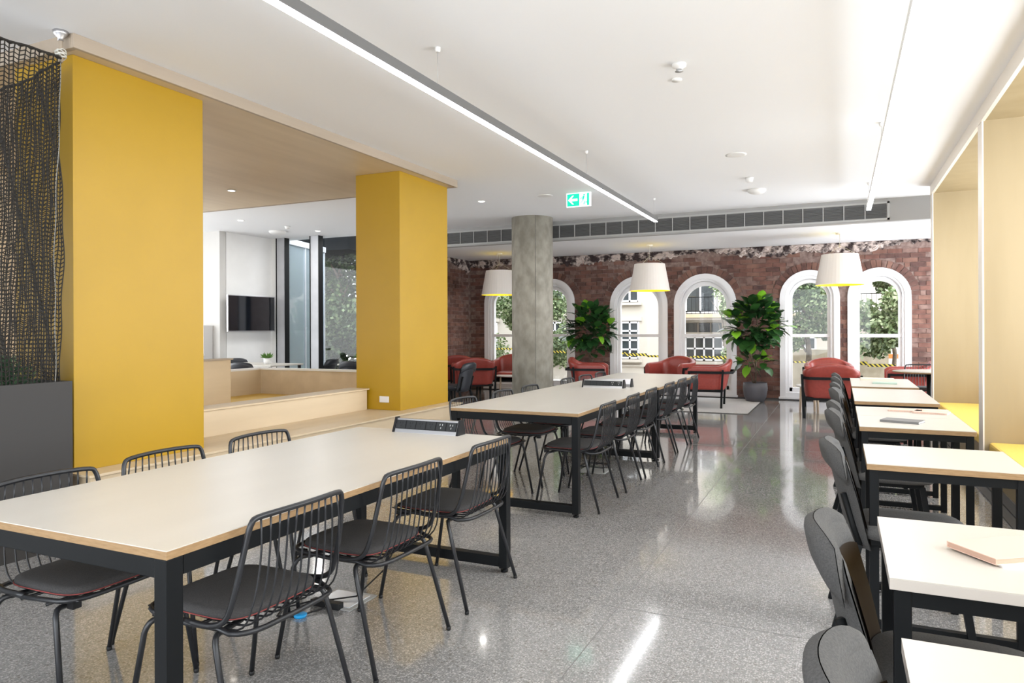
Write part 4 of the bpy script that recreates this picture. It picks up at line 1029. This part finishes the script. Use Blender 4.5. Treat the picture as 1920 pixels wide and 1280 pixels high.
# sandstone garden wall
gw = tag(MB().box(-1.4, .95, 17.3, 17.5, -.2, .85).build('garden_wall', noisy('sandstone', (.34, .29, .21), (.50, .43, .33), 4, .9, bump=.3)), 'sandstone garden wall outside below the fifth window tree', 'wall')
# hazard tape
def tape_mat():
    m = mat('hazard_tape', (.9, .8, .1), .5); N, L, B = nodes(m); g_ = N.new('ShaderNodeNewGeometry'); s = N.new('ShaderNodeSeparateXYZ'); L.new(g_.outputs['Position'], s.inputs[0])
    a = N.new('ShaderNodeMath'); a.operation = 'ADD'; L.new(s.outputs[0], a.inputs[0]); L.new(s.outputs[2], a.inputs[1])
    m1 = N.new('ShaderNodeMath'); m1.operation = 'MULTIPLY'; m1.inputs[1].default_value = 12; L.new(a.outputs[0], m1.inputs[0])
    f = N.new('ShaderNodeMath'); f.operation = 'FRACT'; L.new(m1.outputs[0], f.inputs[0]); c = N.new('ShaderNodeMath'); c.operation = 'GREATER_THAN'; c.inputs[1].default_value = .5; L.new(f.outputs[0], c.inputs[0])
    mx = N.new('ShaderNodeMix'); mx.data_type = 'RGBA'; mx.inputs['A'].default_value = (.75, .62, .08, 1); mx.inputs['B'].default_value = (.015, .015, .015, 1); L.new(c.outputs[0], mx.inputs['Factor']); L.new(mx.outputs['Result'], B.inputs['Base Color']); return m
tp = MB()
xs = [-8 + .5 * k for k in range(19)]
for a_, b_ in zip(xs[:-1], xs[1:]):
    za, zb_ = [.80 - .03 * (q + 5) - .05 * abs(math.sin(q * 1.3)) for q in (a_, b_)]
    tp.box(a_, b_, 16.0, 16.004, min(za, zb_) - .026, max(za, zb_) + .0)
tag(tp.build('hazard_tape', tape_mat()), 'yellow and black hazard tape strung across outside the arched windows', 'tape')
bar_ = thing('road_barrier', 'orange and white road barrier outside the last window', 'barrier', (1.1, 18.5, 0))
M_or = mat('orange_plank', (.75, .16, .03), .5)
for z_ in (.30, .62): loc_build(MB().box(.2, 2.6, 18.5, 18.54, z_, z_ + .1), 'plank', M_or, bar_)
for x in (.4, 1.4, 2.4): loc_build(MB().box(x, x + .05, 18.54, 18.58, -.1, .8), 'post', M_white, bar_)
# trees
GR = [noisy('tree_leaf_a', (.04, .075, .02), (.11, .17, .05), .8, .55, world=True), noisy('tree_leaf_b', (.16, .22, .09), (.38, .44, .24), .8, .5, world=True)]
GD = [noisy('hedge_leaf_a', (.012, .030, .008), (.035, .070, .018), .8, .6, world=True), noisy('hedge_leaf_b', (.06, .11, .035), (.15, .21, .09), .8, .5, world=True)]
def tree(x, y, label, base, height, crown, n, ls=.06, seed=1, nm='street_tree', m=.45, mats=None, grp='trees outside the windows'):
    rnd = random.Random(seed); t = thing(nm, label, 'tree', (x, y, -.1), group=grp)
    tr = MB(); tr.tube([(0, 0, 0), (.05, 0, height * .3), (-.05, .05, height * .6), (.02, 0, height * .9)], [base, base * .8, base * .6, base * .3], 8)
    for k in range(9):
        a = rnd.uniform(0, 2 * PI); z = height * rnd.uniform(.3, .8); l = rnd.uniform(.5, 1.1) * crown[0][1]
        tr.tube([(0, 0, z), (l * .5 * math.cos(a), l * .5 * math.sin(a), z + .25), (l * math.cos(a), l * math.sin(a), z + .45)], [base * .4, base * .25, base * .1], 5)
    tr.build('trunk', noisy('tree_bark', (.10, .08, .06), (.2, .16, .12), 12, .9), t)
    f = MB(); idx = []
    cl = [(Vector((cx, cy, cz)), r) for (cx, cy, cz), r in [((c[0], c[2], c[3]), c[1]) for c in crown]]
    for k in range(n):
        c, r = rnd.choice(cl); d = Vector((rnd.gauss(0, 1), rnd.gauss(0, 1), rnd.gauss(0, 1))).normalized() * r * rnd.random() ** .4
        p = c + d; q = Vector((rnd.gauss(0, 1), rnd.gauss(0, 1), rnd.gauss(0, 1))).normalized(); s = q.orthogonal().normalized() * ls * .45; q = q * ls * rnd.uniform(.7, 1.2)
        f.add([p - q * .5, p + s, p + q * .7, p - s], [(0, 1, 2, 3)])
    o = f.build('foliage', None, t, kind='stuff')
    for g_ in (mats or GR): o.data.materials.append(g_)
    o.data.polygons.foreach_set('material_index', [1 if rnd.random() < m else 0 for _ in o.data.polygons])
    return t
def blob(n, rx, ry, z0, z1, r, seed):
    rn = random.Random(seed); return [(rn.uniform(-rx, rx), rn.uniform(r * .6, r), rn.uniform(-ry, ry), rn.uniform(z0, z1)) for _ in range(n)]
tree(-7.2, 16.6, 'leafy tree outside the first pair of arched windows', .09, 3.2, blob(18, 1.2, .5, .5, 3.1, .5, 3), 13000, .07, 3)
tree(-.65, 16.4, 'leafy tree outside the fifth arched window', .07, 3.0, [(0, .5, 0, 2.6), (.25, .45, 0, 2.1), (-.3, .45, 0, 2.0), (.1, .4, 0, 1.6), (-.3, .3, 0, 1.2)] + blob(8, .6, .4, 1.2, 3.0, .38, 5), 7000, .075, 5)
tree(.95, 16.2, 'bright leafy tree outside the last arched window', .05, 3.0, blob(12, .75, .4, .9, 3.0, .40, 7), 5200, .09, 7)
tree(-2.65, 18.3, 'small leafy tree branch before the balcony', .04, 3.2, [(-.15, .4, 0, 2.75), (.15, .4, 0, 2.35), (.2, .3, 0, 1.9), (.2, .25, 0, .75)], 2600, .06, 8)
# dense foliage behind the left window: several trees side by side
for i, (x, y, lb) in enumerate(((-13.5, 15.2, 'dense green tree outside the left room window, leftmost'), (-11.7, 14.8, 'dense green tree outside the left room window, middle one'), (-10.1, 15.1, 'dense green tree outside the left room window, rightmost'))):
    tree(x, y, lb, .12, 4.2, blob(30, 1.25, .5, .2, 4.4, .7, 20 + i), 19000, .10, 30 + i, m=.25, mats=GD)
# outside soffit beam and angled glazed return beyond the left room window
sf = tag(MB().box(-13.2, -10.36, 13.4, 15.2, 3.20, 3.6).build('soffit_beam', mat('dark_soffit', (.006, .007, .008), .9, 0, .05)), 'dark overhanging soffit beam outside the left room window', 'beam')
gr = thing('glazed_facade', 'angled glazed facade return seen outside the left room window', 'facade', (-10.45, 11.5, 0), .253)
MB().add([(0, 0, .1), (0, 1.75, .1), (0, 1.75, 3.12), (0, 0, 3.12)], [(0, 1, 2, 3)]).build('pane', M_glass2, gr)
MB().box(-.04, .04, 0, 1.75, 3.12, 3.24).build('top_rail', M_alu, gr)
MB().box(-.04, .04, 0, 1.75, 0, .1).build('bottom_rail', M_alu, gr)
for k in (0.0, .75, 1.70): MB().box(-.02, .02, k, k + .04, .1, 3.12).build('mullion', M_alu, gr)
